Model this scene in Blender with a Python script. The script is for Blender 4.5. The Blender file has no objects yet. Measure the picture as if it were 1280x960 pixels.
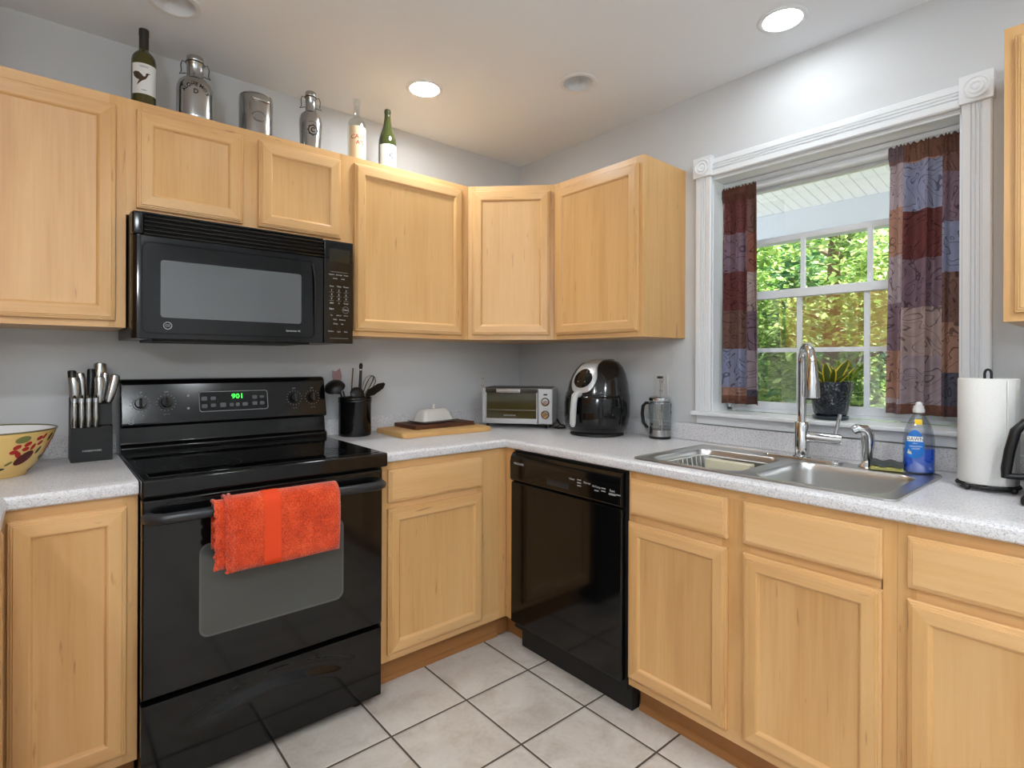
import bpy, bmesh, math, random
from mathutils import Vector, Matrix, noise
random.seed(7)
R = math.radians
C = bpy.context.scene.collection
SC = bpy.context.scene

# ------------------------------------------------------------------ camera, world, lights, exposure
cam_data = bpy.data.cameras.new('camera')
cam = bpy.data.objects.new('camera', cam_data)
C.objects.link(cam)
YAW, ROLL = -0.70598, 0.0036
_r = Vector((math.cos(YAW), math.sin(YAW), 0)); _f = Vector((-math.sin(YAW), math.cos(YAW), 0)); _u = Vector((0, 0, 1))
_r3 = _r * math.cos(ROLL) + _u * math.sin(ROLL); _u3 = _u * math.cos(ROLL) - _r * math.sin(ROLL)
cam.matrix_world = Matrix(((_r3.x, _u3.x, -_f.x, -2.1902), (_r3.y, _u3.y, -_f.y, -2.5010), (_r3.z, _u3.z, -_f.z, 1.2572), (0, 0, 0, 1)))
cam_data.sensor_width = 36.0
cam_data.lens = 684.28 / 1280 * 36
cam_data.shift_y = -27.7 / 1280
cam_data.clip_start = 0.02
SC.camera = cam
SC.view_settings.view_transform = 'Standard'
SC.view_settings.look = 'None'
SC.view_settings.exposure = 1.25
SC.view_settings.gamma = 1.0
SC.view_settings.use_curve_mapping = False
SC.cycles.use_denoising = True
SC.cycles.max_bounces = 8
SC.cycles.diffuse_bounces = 5
SC.cycles.glossy_bounces = 4
SC.cycles.transmission_bounces = 8
SC.cycles.transparent_max_bounces = 12
SC.cycles.sample_clamp_indirect = 6.0
SC.cycles.caustics_reflective = False
SC.cycles.caustics_refractive = False

world = bpy.data.worlds.new('world'); SC.world = world
world.use_nodes = True
_bg = world.node_tree.nodes['Background']
_bg.inputs[0].default_value = (0.90, 0.95, 1.0, 1)
_bg.inputs[1].default_value = 2.1
sun_d = bpy.data.lights.new('sun', 'SUN'); sun = bpy.data.objects.new('sun', sun_d); C.objects.link(sun)
sun_d.energy = 14.5; sun_d.angle = R(2); sun_d.color = (1.0, 0.95, 0.85)
sun.rotation_euler = (R(35), 0, R(75))
LIT = 80.0          # radiance of the lit ceiling lenses
LIT_ROOM = 130.0    # the ones in the room behind the camera
FLASH_LIT = 66.0   # added globe left of the camera, stands in for a flash
FILL_DOME_LIT = 18.0      # radiance of the added fill dome
LAMP_COL = (0.91, 0.97, 1.0, 1)

# ------------------------------------------------------------------ materials
def lin(c):
    return tuple((x / 255 / 12.92) if x / 255 <= 0.04045 else ((x / 255 + 0.055) / 1.055) ** 2.4 for x in c) + (1.0,)

def mat(name, col=(200, 200, 200), rough=0.5, metal=0.0, spec=0.5, coat=0.0, trans=0.0, ior=1.45, emit=None, es=0.0, bump=None, alpha=1.0):
    m = bpy.data.materials.new(name); m.use_nodes = True
    b = m.node_tree.nodes['Principled BSDF']
    b.inputs['Base Color'].default_value = lin(col)
    b.inputs['Roughness'].default_value = rough
    b.inputs['Metallic'].default_value = metal
    b.inputs['Specular IOR Level'].default_value = spec
    b.inputs['Coat Weight'].default_value = coat
    b.inputs['Transmission Weight'].default_value = trans
    b.inputs['IOR'].default_value = ior
    b.inputs['Alpha'].default_value = alpha
    if emit:
        b.inputs['Emission Color'].default_value = lin(emit); b.inputs['Emission Strength'].default_value = es
    if bump:
        N = m.node_tree; tc = N.nodes.new('ShaderNodeTexCoord'); nz = N.nodes.new('ShaderNodeTexNoise')
        nz.inputs['Scale'].default_value = bump[0]; nz.inputs['Detail'].default_value = 3
        bp = N.nodes.new('ShaderNodeBump'); bp.inputs['Strength'].default_value = bump[1]; bp.inputs['Distance'].default_value = 0.002
        N.links.new(tc.outputs['Object'], nz.inputs['Vector']); N.links.new(nz.outputs['Fac'], bp.inputs['Height'])
        N.links.new(bp.outputs['Normal'], b.inputs['Normal'])
    return m

class NT:
    def __init__(s, m): s.m = m; s.t = m.node_tree; s.b = s.t.nodes['Principled BSDF']
    def n(s, kind, **kw):
        nd = s.t.nodes.new('ShaderNode' + kind)
        for k, v in kw.items():
            if k.startswith('i_'):
                key = k[2:]; key = int(key) if key.isdigit() else key.replace('_', ' ')
                nd.inputs[key].default_value = v
            else: setattr(nd, k, v)
        return nd
    def l(s, a, b): s.t.links.new(a, b)
    def math(s, op, a, b=None, c=None):
        nd = s.t.nodes.new('ShaderNodeMath'); nd.operation = op
        for i, v in enumerate((a, b, c)):
            if v is None: continue
            if isinstance(v, (int, float)): nd.inputs[i].default_value = v
            else: s.l(v, nd.inputs[i])
        return nd.outputs[0]
    def ramp(s, fac, stops, interp='LINEAR'):
        nd = s.t.nodes.new('ShaderNodeValToRGB'); nd.color_ramp.interpolation = interp
        e = nd.color_ramp.elements
        while len(e) > 1: e.remove(e[-1])
        e[0].position = stops[0][0]; e[0].color = lin(stops[0][1])
        for p, c in stops[1:]:
            x = e.new(p); x.color = lin(c)
        s.l(fac, nd.inputs[0]); return nd.outputs[0]
    def mix(s, fac, a, b, mode='MIX'):
        nd = s.t.nodes.new('ShaderNodeMix'); nd.data_type = 'RGBA'; nd.blend_type = mode
        for i, v in ((0, fac), (6, a), (7, b)):
            if isinstance(v, (int, float)): nd.inputs[i].default_value = v
            elif isinstance(v, tuple): nd.inputs[i].default_value = v
            else: s.l(v, nd.inputs[i])
        return nd.outputs[2]

def wood(name, c_dark, c_mid, c_light, grain='z', rough=0.34, fine=1.0, knots=True):
    m = mat(name, rough=rough, spec=0.45); T = NT(m)
    tc = T.n('TexCoord'); oi = T.n('ObjectInfo')
    off = T.math('MULTIPLY', oi.outputs['Random'], 13.0)
    cmb = T.n('CombineXYZ'); [T.l(off, cmb.inputs[i]) for i in range(3)]
    add = T.n('VectorMath', operation='ADD'); T.l(tc.outputs['Object'], add.inputs[0]); T.l(cmb.outputs[0], add.inputs[1])
    def mp(a, b):
        s = {'z': (a, a, b), 'x': (b, a, a), 'y': (a, b, a)}[grain]
        q = T.n('Mapping'); q.inputs['Scale'].default_value = s; T.l(add.outputs[0], q.inputs[0]); return q.outputs[0]
    n1 = T.n('TexNoise', i_Scale=1.0, i_Detail=3.0, i_Roughness=0.55, i_Distortion=0.6); T.l(mp(9, 0.9), n1.inputs['Vector'])
    n2 = T.n('TexNoise', i_Scale=1.0, i_Detail=4.0, i_Roughness=0.6); T.l(mp(110 * fine, 4), n2.inputs['Vector'])
    n3 = T.n('TexNoise', i_Scale=1.0, i_Detail=2.0); T.l(mp(3, 2.0), n3.inputs['Vector'])
    f = T.math('ADD', T.math('MULTIPLY', n1.outputs['Fac'], 0.55), T.math('MULTIPLY', n2.outputs['Fac'], 0.27))
    f = T.math('ADD', f, T.math('MULTIPLY', n3.outputs['Fac'], 0.18))
    col = T.ramp(f, [(0.22, c_dark), (0.5, c_mid), (0.78, c_light)])
    if knots:
        n4 = T.n('TexNoise', i_Scale=1.0, i_Detail=2.0, i_Distortion=0.3); T.l(mp(70, 7), n4.inputs['Vector'])
        k = T.math('MULTIPLY', T.math('SUBTRACT', n4.outputs['Fac'], 0.685), 8.0)
        kk = T.n('Clamp'); T.l(k, kk.inputs[0])
        col = T.mix(T.math('MULTIPLY', kk.outputs[0], 0.6), col, lin((118, 72, 34)))
    T.l(col, T.b.inputs['Base Color'])
    bp = T.n('Bump', i_Strength=0.02, i_Distance=0.001); T.l(n2.outputs['Fac'], bp.inputs['Height']); T.l(bp.outputs[0], T.b.inputs['Normal'])
    return m

MAPLE = ((188, 137, 82), (211, 166, 109), (223, 183, 132))
W_V = wood('maple_vertical_grain', *MAPLE, grain='z')
W_H = wood('maple_horizontal_grain', (194, 143, 90), (217, 173, 119), (229, 191, 143), grain='x')
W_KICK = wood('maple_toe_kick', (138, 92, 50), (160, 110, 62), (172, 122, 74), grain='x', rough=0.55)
W_BAMBOO = wood('bamboo_board', (188, 138, 82), (212, 166, 104), (228, 188, 130), grain='x', rough=0.55)
W_WALNUT = wood('walnut_board', (60, 34, 22), (92, 55, 36), (122, 78, 52), grain='y', rough=0.55)
W_BARK = wood('bark', (60, 48, 36), (86, 70, 54), (110, 92, 72), grain='z', rough=0.9, knots=False)

WALL = mat('wall_paint', (206, 208, 210), 0.75, spec=0.25, bump=(260, 0.08))
CEIL = mat('ceiling_paint', (236, 241, 247), 0.85, spec=0.2, bump=(200, 0.1))
WHITE = mat('white_gloss_paint', (230, 233, 236), 0.35)
VINYL = mat('white_vinyl', (226, 229, 233), 0.35)
BLACK = mat('black_enamel', (10, 10, 11), 0.09, spec=0.5)
BLACK_G = mat('black_oven_glass', (7, 7, 8), 0.03, spec=0.5)
BLACK_S = mat('black_satin_plastic', (17, 17, 18), 0.32)
BLACKP = mat('black_panel_enamel', (11, 11, 12), 0.13, spec=0.5)
BLACK_M = mat('black_matte_plastic', (22, 22, 23), 0.55)
OVENWIN = mat('oven_window_glass', (74, 76, 73), 0.06)
MWWIN = mat('microwave_window_mesh', (92, 95, 98), 0.06, spec=0.8)
GREYTXT = mat('grey_print', (150, 152, 155), 0.5)
LTXT = mat('pale_print', (205, 206, 208), 0.5)
STEEL = mat('brushed_steel', (178, 178, 177), 0.20, metal=1.0)
STEEL_S = mat('sink_steel', (204, 204, 203), 0.30, metal=1.0)
CHROME = mat('chrome', (215, 216, 218), 0.06, metal=1.0)
SILVERP = mat('silver_plastic', (196, 197, 199), 0.35, metal=0.45)
DKMETAL = mat('dark_metal', (70, 66, 60), 0.35, metal=0.9)
GREEN_LED = mat('green_display_digits', (40, 255, 60), 0.5, emit=(40, 255, 50), es=2.2)
LENS = mat('lit_lens', (255, 250, 240), 0.5)
_b = LENS.node_tree.nodes['Principled BSDF']; _b.inputs['Emission Color'].default_value = LAMP_COL; _b.inputs['Emission Strength'].default_value = LIT
LENS_W = LENS.copy(); LENS_W.name = 'lit_lens_window'; LENS_W.node_tree.nodes['Principled BSDF'].inputs['Emission Strength'].default_value = LIT * 0.33
LENS_R = LENS.copy(); LENS_R.name = 'lit_lens_room'; LENS_R.node_tree.nodes['Principled BSDF'].inputs['Emission Strength'].default_value = LIT_ROOM
FLASH_GLOBE = LENS.copy(); FLASH_GLOBE.name = 'flash_stand_in_glow'; FLASH_GLOBE.node_tree.nodes['Principled BSDF'].inputs['Emission Strength'].default_value = FLASH_LIT
FILL_DOME = mat('fill_dome_glow', (250, 246, 240), 0.5)
_b = FILL_DOME.node_tree.nodes['Principled BSDF']; _b.inputs['Emission Color'].default_value = LAMP_COL; _b.inputs['Emission Strength'].default_value = FILL_DOME_LIT
LENS_OFF = mat('unlit_lens', (205, 204, 200), 0.4)
CERAMIC = mat('white_ceramic', (226, 225, 221), 0.15, coat=0.3)
CREAM = mat('cream_plastic', (222, 215, 188), 0.45)
WIREW = mat('white_coated_wire', (225, 224, 218), 0.35)
PAPER = mat('paper_towel', (232, 231, 228), 0.95, spec=0.1, bump=(420, 0.5))
SLOTB = mat('black_slot', (6, 6, 6), 0.7)
RUBBER = mat('black_rubber', (20, 20, 21), 0.7)
OUTLET = mat('outlet_plastic', (206, 205, 203), 0.4)
SLOT = mat('dark_slot', (40, 40, 40), 0.6)
DIRT = mat('lawn', (62, 74, 46), 0.95, bump=(30, 0.6))
DECK = mat('porch_deck', (112, 106, 100), 0.8)
CORD = mat('black_cord', (18, 18, 18), 0.5)
SOIL = mat('potting_soil', (48, 36, 27), 0.95)

# counter laminate: pale grey with fine blue, grey and brown specks
COUNTER = mat('speckled_laminate', (200, 200, 203), 0.32); T = NT(COUNTER)
tc = T.n('TexCoord'); v1 = T.n('TexVoronoi', i_Scale=330.0); v2 = T.n('TexVoronoi', i_Scale=560.0); nz = T.n('TexNoise', i_Scale=160.0, i_Detail=4.0)
for q in (v1, v2, nz): T.l(tc.outputs['Object'], q.inputs['Vector'])
base = T.ramp(nz.outputs['Fac'], [(0.3, (204, 203, 207)), (0.5, (216, 215, 218)), (0.7, (226, 225, 227))])
s1 = T.n('SeparateColor'); T.l(v1.outputs['Color'], s1.inputs[0]); s2 = T.n('SeparateColor'); T.l(v2.outputs['Color'], s2.inputs[0])
col = T.mix(T.math('MULTIPLY', T.math('GREATER_THAN', s1.outputs[0], 0.87), 0.42), base, lin((132, 134, 150)))
col = T.mix(T.math('MULTIPLY', T.math('GREATER_THAN', s2.outputs[1], 0.86), 0.35), col, lin((150, 142, 134)))
col = T.mix(T.math('MULTIPLY', T.math('GREATER_THAN', s2.outputs[2], 0.88), 0.6), col, lin((236, 236, 236)))
T.l(col, T.b.inputs['Base Color'])

# floor tiles
TILE = mat('floor_tile', rough=0.38); T = NT(TILE)
tc = T.n('TexCoord'); sp = T.n('SeparateXYZ'); T.l(tc.outputs['Object'], sp.inputs[0])
TS = 0.3084
tx = T.math('DIVIDE', T.math('SUBTRACT', sp.outputs[0], -0.6878 - 40 * TS), TS)
ty = T.math('DIVIDE', T.math('SUBTRACT', sp.outputs[1], -0.8462 - 40 * TS), TS)
def edge(t): return T.math('ABSOLUTE', T.math('SUBTRACT', T.math('FRACT', t), 0.5))
d = T.math('MAXIMUM', edge(tx), edge(ty))
grout = T.math('GREATER_THAN', d, 0.5 - 0.0036 / TS)
soft = T.n('MapRange'); soft.inputs[1].default_value = 0.5 - 0.010 / TS; soft.inputs[2].default_value = 0.5 - 0.003 / TS; soft.inputs[3].default_value = 1; soft.inputs[4].default_value = 0
T.l(d, soft.inputs[0])
cid = T.n('CombineXYZ'); T.l(T.math('FLOOR', tx), cid.inputs[0]); T.l(T.math('FLOOR', ty), cid.inputs[1])
wn = T.n('TexWhiteNoise', noise_dimensions='3D'); T.l(cid.outputs[0], wn.inputs['Vector'])
va = T.n('VectorMath', operation='MULTIPLY_ADD'); T.l(wn.outputs['Color'], va.inputs[0]); va.inputs[1].default_value = (9, 9, 9); T.l(tc.outputs['Object'], va.inputs[2])
n1 = T.n('TexNoise', i_Scale=6.0, i_Detail=5.0, i_Roughness=0.62, i_Distortion=0.6); T.l(va.outputs[0], n1.inputs['Vector'])
n2 = T.n('TexNoise', i_Scale=70.0, i_Detail=3.0); T.l(tc.outputs['Object'], n2.inputs['Vector'])
f = T.math('ADD', T.math('MULTIPLY', n1.outputs['Fac'], 0.8), T.math('MULTIPLY', n2.outputs['Fac'], 0.2))
col = T.ramp(f, [(0.33, (186, 176, 166)), (0.5, (206, 199, 191)), (0.66, (216, 211, 204))])
col = T.mix(grout, col, lin((84, 74, 66)))
T.l(col, T.b.inputs['Base Color'])
T.l(T.math('MULTIPLY_ADD', grout, 0.5, 0.34), T.b.inputs['Roughness'])
bp = T.n('Bump', i_Strength=0.6, i_Distance=0.003); T.l(soft.outputs[0], bp.inputs['Height']); T.l(bp.outputs[0], T.b.inputs['Normal'])

# window glass: mostly see-through with a mirror share
GLASS = bpy.data.materials.new('window_glass'); GLASS.use_nodes = True
_t = GLASS.node_tree; _t.nodes.clear()
_o = _t.nodes.new('ShaderNodeOutputMaterial'); _mx = _t.nodes.new('ShaderNodeMixShader'); _tr = _t.nodes.new('ShaderNodeBsdfTransparent'); _gl = _t.nodes.new('ShaderNodeBsdfGlossy')
_tr.inputs[0].default_value = (0.95, 0.97, 0.96, 1); _gl.inputs['Roughness'].default_value = 0.0; _gl.inputs['Color'].default_value = (1, 1, 1, 1)
_mx.inputs[0].default_value = 0.36
_t.links.new(_tr.outputs[0], _mx.inputs[1]); _t.links.new(_gl.outputs[0], _mx.inputs[2]); _t.links.new(_mx.outputs[0], _o.inputs[0])
GLASS_UP = GLASS.copy(); GLASS_UP.name = 'upper_window_glass'; GLASS_UP.node_tree.nodes['Mix Shader'].inputs[0].default_value = 0.06

def clear_glass(name, col, mixv=0.14):
    g = GLASS.copy(); g.name = name
    g.node_tree.nodes['Transparent BSDF'].inputs[0].default_value = lin(col)
    g.node_tree.nodes['Mix Shader'].inputs[0].default_value = mixv
    g.node_tree.nodes['Glossy BSDF'].inputs['Roughness'].default_value = 0.03
    return g
PRESSGLASS = clear_glass('press_glass', (240, 243, 243), 0.10)
CLEARB = clear_glass('clear_bottle_glass', (240, 243, 243), 0.10)
SOAPB = clear_glass('clear_soap_plastic', (226, 230, 236), 0.12)
OLIVE = mat('olive_bottle_glass', (66, 60, 14), 0.06, spec=0.6, coat=0.4)
OLIVE2 = mat('green_bottle_glass', (52, 58, 26), 0.06, spec=0.6, coat=0.4)
FOIL = mat('dark_bottle_foil', (38, 34, 22), 0.4)
LABELW = mat('white_label_paper', (224, 224, 222), 0.7)
LABELC = mat('cream_label_paper', (232, 208, 170), 0.7)
INK = mat('black_ink', (26, 26, 28), 0.6)
INKB = mat('blue_grey_ink', (70, 82, 110), 0.6)
INKR = mat('red_ink', (190, 58, 48), 0.6)
BIRD = mat('brown_bird_ink', (70, 50, 28), 0.6)
SOAP = mat('blue_soap', (20, 104, 238), 0.12, coat=0.5)
SOAPLBL = mat('soap_label_blue', (18, 112, 200), 0.35)
YELLOW = mat('yellow_sticker', (245, 205, 20), 0.4)
SPONGE_G = mat('grey_scourer', (78, 82, 80), 0.95, bump=(500, 0.8))
SPONGE_Y = mat('yellow_sponge', (186, 180, 108), 0.95, bump=(300, 0.8))
POTBLUE = mat('dark_teal_glaze', (20, 32, 42), 0.12, coat=0.4)
WOODTIP = mat('wooden_utensil', (96, 66, 40), 0.6)
PINKTIP = mat('faded_pink_plastic', (146, 116, 118), 0.5)
BOWLY = mat('ochre_bowl_glaze', (226, 190, 116), 0.22, coat=0.3)
BOWLW = mat('white_bowl_inside', (236, 236, 236), 0.2)
RED1 = mat('painted_cherry_red', (168, 32, 24), 0.25); RED2 = mat('painted_plum', (82, 20, 20), 0.25)
PINK1 = mat('painted_pink', (214, 130, 118), 0.25); GRN1 = mat('painted_leaf_green', (112, 116, 60), 0.25); GRN2 = mat('painted_dark_green', (66, 70, 36), 0.25)
RIMG = mat('bowl_rim_olive', (104, 96, 58), 0.3)

# towel
TOWEL = mat('orange_terry', rough=0.95, spec=0.1); T = NT(TOWEL)
tc = T.n('TexCoord'); n1 = T.n('TexNoise', i_Scale=260.0, i_Detail=2.0); n2 = T.n('TexNoise', i_Scale=22.0, i_Detail=3.0)
for q in (n1, n2): T.l(tc.outputs['Object'], q.inputs['Vector'])
T.l(T.ramp(T.math('ADD', T.math('MULTIPLY', n1.outputs['Fac'], 0.6), T.math('MULTIPLY', n2.outputs['Fac'], 0.4)), [(0.3, (150, 40, 16)), (0.5, (212, 68, 28)), (0.7, (238, 104, 58))]), T.b.inputs['Base Color'])
T.b.inputs['Sheen Weight'].default_value = 0.4
bp = T.n('Bump', i_Strength=0.9, i_Distance=0.004); T.l(n1.outputs['Fac'], bp.inputs['Height']); T.l(bp.outputs[0], T.b.inputs['Normal'])
TOWELB = mat('orange_towel_band', (222, 74, 38), 0.8, spec=0.2, bump=(300, 0.2))

# curtain: patchwork of muted squares with dark scrolls, laid out along the cloth (UV)
CURT = mat('patchwork_curtain', rough=0.7, spec=0.25); T = NT(CURT)
tc = T.n('TexCoord'); sp = T.n('SeparateXYZ'); T.l(tc.outputs['UV'], sp.inputs[0])
cu = T.math('FLOOR', T.math('DIVIDE', sp.outputs[0], 0.19))
wn0 = T.n('TexWhiteNoise', noise_dimensions='1D'); T.l(T.math('ADD', cu, 0.5), wn0.inputs['W'])
cv = T.math('FLOOR', T.math('ADD', T.math('DIVIDE', sp.outputs[1], 0.165), T.math('MULTIPLY', wn0.outputs['Value'], 0.8)))
cb = T.n('CombineXYZ'); T.l(cu, cb.inputs[0]); T.l(cv, cb.inputs[1])
wn = T.n('TexWhiteNoise', noise_dimensions='3D'); T.l(cb.outputs[0], wn.inputs['Vector'])
pal = [(0.0, (136, 101, 90)), (0.13, (193, 176, 182)), (0.25, (121, 68, 66)), (0.33, (165, 171, 200)), (0.44, (191, 147, 127)), (0.56, (147, 123, 136)), (0.67, (101, 101, 116)), (0.75, (204, 182, 176)), (0.86, (165, 107, 90)), (0.94, (167, 158, 147))]
base = T.ramp(wn.outputs['Value'], pal, 'CONSTANT')
va = T.n('VectorMath', operation='MULTIPLY_ADD'); T.l(wn.outputs['Color'], va.inputs[0]); va.inputs[1].default_value = (3, 3, 3); T.l(tc.outputs['UV'], va.inputs[2])
ns = T.n('TexNoise', i_Scale=8.0, i_Detail=0.5, i_Distortion=2.6); T.l(va.outputs[0], ns.inputs['Vector'])
ln = T.math('ABSOLUTE', T.math('SUBTRACT', T.math('FRACT', T.math('MULTIPLY', ns.outputs['Fac'], 5.0)), 0.5))
line = T.math('LESS_THAN', ln, 0.075)
nb = T.n('TexNoise', i_Scale=28.0, i_Detail=3.0); T.l(va.outputs[0], nb.inputs['Vector'])
col = T.mix(T.math('MULTIPLY', nb.outputs['Fac'], 0.5), base, lin((70, 46, 46)))
col = T.mix(T.math('MULTIPLY', line, 0.62), col, lin((42, 24, 28)))
hem = T.math('LESS_THAN', sp.outputs[1], 0.035)
top = T.math('GREATER_THAN', sp.outputs[1], 0.865)
col = T.mix(T.math('MULTIPLY', hem, 0.75), col, lin((106, 66, 52)))
col = T.mix(T.math('MULTIPLY', top, 0.75), col, lin((92, 58, 44)))
T.l(col, T.b.inputs['Base Color'])
_trl = T.n('BsdfTranslucent'); T.l(col, _trl.inputs[0]); _m = T.n('MixShader'); _m.inputs[0].default_value = 0.22
T.l(T.b.outputs[0], _m.inputs[1]); T.l(_trl.outputs[0], _m.inputs[2]); T.l(_m.outputs[0], T.t.nodes['Material Output'].inputs[0])

def leafmat(name, stops):
    m = mat(name, rough=0.55, spec=0.3); T = NT(m)
    g = T.n('NewGeometry'); c = T.ramp(g.outputs['Random Per Island'], stops)
    T.l(c, T.b.inputs['Base Color'])
    tr = T.n('BsdfTranslucent'); T.l(c, tr.inputs[0]); mx = T.n('MixShader'); mx.inputs[0].default_value = 0.4
    T.l(T.b.outputs[0], mx.inputs[1]); T.l(tr.outputs[0], mx.inputs[2]); T.l(mx.outputs[0], T.t.nodes['Material Output'].inputs[0])
    return m
LEAF1 = leafmat('green_leaves', [(0, (84, 122, 60)), (0.5, (140, 172, 92)), (1, (196, 214, 140))])
LEAF2 = leafmat('yellow_green_leaves', [(0, (128, 132, 62)), (0.5, (184, 182, 100)), (1, (224, 216, 156))])
LEAF3 = leafmat('deep_green_leaves', [(0, (56, 98, 62)), (0.5, (92, 138, 88)), (1, (150, 182, 126))])
SNAKE = mat('snake_plant_leaf', (70, 84, 26), 0.35); SNAKEY = mat('snake_plant_margin', (222, 196, 52), 0.35)

# ------------------------------------------------------------------ mesh helpers
class MB:
    """collects shapes, then links them as ONE mesh object"""
    def __init__(s): s.bm = bmesh.new(); s.mats = []; s.wn = False
    def mi(s, m):
        if m is None: return 0
        if m not in s.mats: s.mats.append(m)
        return s.mats.index(m)
    def face(s, pts, m=None):
        f = s.bm.faces.new([s.bm.verts.new(p) for p in pts]); f.material_index = s.mi(m); return f
    def box(s, x0, x1, y0, y1, z0, z1, m=None, bev=0.0, seg=2):
        r = bmesh.ops.create_cube(s.bm, size=1.0)
        vs = r['verts']
        for v in vs:
            v.co = Vector(((x0 + x1) / 2 + v.co.x * (x1 - x0), (y0 + y1) / 2 + v.co.y * (y1 - y0), (z0 + z1) / 2 + v.co.z * (z1 - z0)))
        fs = {f for v in vs for f in v.link_faces}
        k = s.mi(m)
        for f in fs: f.material_index = k
        if bev:
            s.wn = True; es = list({e for v in vs for e in v.link_edges})
            bmesh.ops.bevel(s.bm, geom=es, offset=bev, segments=seg, profile=0.5, affect='EDGES', material=-1)
        return s
    def rings(s, rings, m=None, closed=True, cap0=False, cap1=False, loop=False):
        k = s.mi(m); R_ = [[s.bm.verts.new(p) for p in r] for r in rings]
        n = len(R_[0]); seq = list(zip(R_[:-1], R_[1:]))
        if loop: seq.append((R_[-1], R_[0]))
        for a, b in seq:
            for i in range(n if closed else n - 1):
                j = (i + 1) % n
                try:
                    f = s.bm.faces.new((a[i], a[j], b[j], b[i])); f.material_index = k
                except ValueError: pass
        if cap0: s.bm.faces.new(R_[0][::-1]).material_index = k
        if cap1: s.bm.faces.new(R_[-1]).material_index = k
        return R_
    def lathe(s, prof, c=(0, 0, 0), n=28, m=None, cap0=True, cap1=True, sx=1.0, sy=1.0):
        rr = [[(c[0] + r * sx * math.cos(2 * math.pi * i / n), c[1] + r * sy * math.sin(2 * math.pi * i / n), c[2] + z) for i in range(n)] for r, z in prof]
        s.rings(rr, m, True, cap0, cap1); return s
    def cyl(s, p0, p1, r, m=None, n=16, r1=None, cap=True):
        return s.tube([p0, p1], [r, r if r1 is None else r1], m, n, cap)
    def tube(s, pts, r, m=None, n=10, cap=True, loop=False, flat=1.0):
        pts = [Vector(p) for p in pts]; N = len(pts); rr = r if isinstance(r, (list, tuple)) else [r] * N
        out = []; ref = None
        for i, p in enumerate(pts):
            if loop: t = pts[(i + 1) % N] - pts[i - 1]
            else: t = pts[min(i + 1, N - 1)] - pts[max(i - 1, 0)]
            t.normalize()
            if ref is None:
                ref = Vector((0, 0, 1)) if abs(t.z) < 0.9 else Vector((1, 0, 0))
            a = ref - t * ref.dot(t)
            if a.length < 1e-4: a = t.orthogonal()
            a.normalize(); ref = a; b = t.cross(a)
            out.append([p + (a * math.cos(2 * math.pi * k / n) + b * math.sin(2 * math.pi * k / n) * flat) * rr[i] for k in range(n)])
        s.rings(out, m, True, cap and not loop, cap and not loop, loop); return s
    def prism(s, poly, axis, a, b, m=None, bev=0.0, seg=2):
        """poly: 2D points on the plane across axis, extruded from a to b"""
        def P(p, t): return {'x': (t, p[0], p[1]), 'y': (p[0], t, p[1]), 'z': (p[0], p[1], t)}[axis]
        r = s.rings([[P(p, a) for p in poly], [P(p, b) for p in poly]], m, True, True, True)
        if bev:
            s.wn = True; vs = r[0] + r[1]; es = list({e for v in vs for e in v.link_edges})
            bmesh.ops.bevel(s.bm, geom=es, offset=bev, segments=seg, profile=0.5, affect='EDGES', material=-1)
        return s
    def sphere(s, c, r, m=None, n=16, sx=1, sy=1, sz=1):
        k = n // 2
        s.lathe([(max(1e-4, r * math.sin(math.pi * i / k)), -r * sz * math.cos(math.pi * i / k)) for i in range(k + 1)], c, n, m, True, True, sx, sy); return s
    def torus(s, c, R0, r, m=None, n=28, k=8, axis='z'):
        pts = []
        for i in range(n):
            a = 2 * math.pi * i / n; q = (R0 * math.cos(a), R0 * math.sin(a))
            pts.append({'z': (c[0] + q[0], c[1] + q[1], c[2]), 'y': (c[0] + q[0], c[1], c[2] + q[1]), 'x': (c[0], c[1] + q[0], c[2] + q[1])}[axis])
        s.tube(pts, r, m, k, loop=True); return s
    def text(s, body, size, fn, m=None, bold=0.0):
        cu = bpy.data.curves.new('txt', 'FONT'); cu.body = body; cu.size = size; cu.align_x = 'CENTER'; cu.align_y = 'CENTER'; cu.resolution_u = 3; cu.offset = bold * size
        o = bpy.data.objects.new('txt', cu); C.objects.link(o)
        bpy.context.view_layer.update()
        me = bpy.data.meshes.new_from_object(o.evaluated_get(bpy.context.evaluated_depsgraph_get()))
        bpy.data.objects.remove(o); bpy.data.curves.remove(cu)
        k = s.mi(m); vs = [s.bm.verts.new(fn(v.co.x, v.co.y)) for v in me.vertices]
        for p in me.polygons:
            try: s.bm.faces.new([vs[i] for i in p.vertices]).material_index = k
            except ValueError: pass
        bpy.data.meshes.remove(me); return s
    def xf(s, M):
        bmesh.ops.transform(s.bm, matrix=M, verts=s.bm.verts); return s
    def build(s, name, m=None, parent=None, smooth=True, ang=38, solid=0.0, flip=True, sub=0):
        if flip: bmesh.ops.recalc_face_normals(s.bm, faces=s.bm.faces)
        me = bpy.data.meshes.new(name); s.bm.to_mesh(me); s.bm.free()
        for q in (s.mats or [m]): me.materials.append(q)
        if smooth:
            for p in me.polygons: p.use_smooth = True
            me.set_sharp_from_angle(angle=R(ang))
        o = bpy.data.objects.new(name, me); C.objects.link(o)
        if parent is not None: o.parent = parent
        if smooth and s.wn:      # keep the big flat faces flat-shaded between rounded edges
            md = o.modifiers.new('normals', 'WEIGHTED_NORMAL'); md.keep_sharp = True; md.weight = 80
        if solid:
            md = o.modifiers.new('thick', 'SOLIDIFY'); md.thickness = solid; md.offset = 0
        if sub:
            md = o.modifiers.new('sub', 'SUBSURF'); md.levels = sub; md.render_levels = sub
        return o

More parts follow.
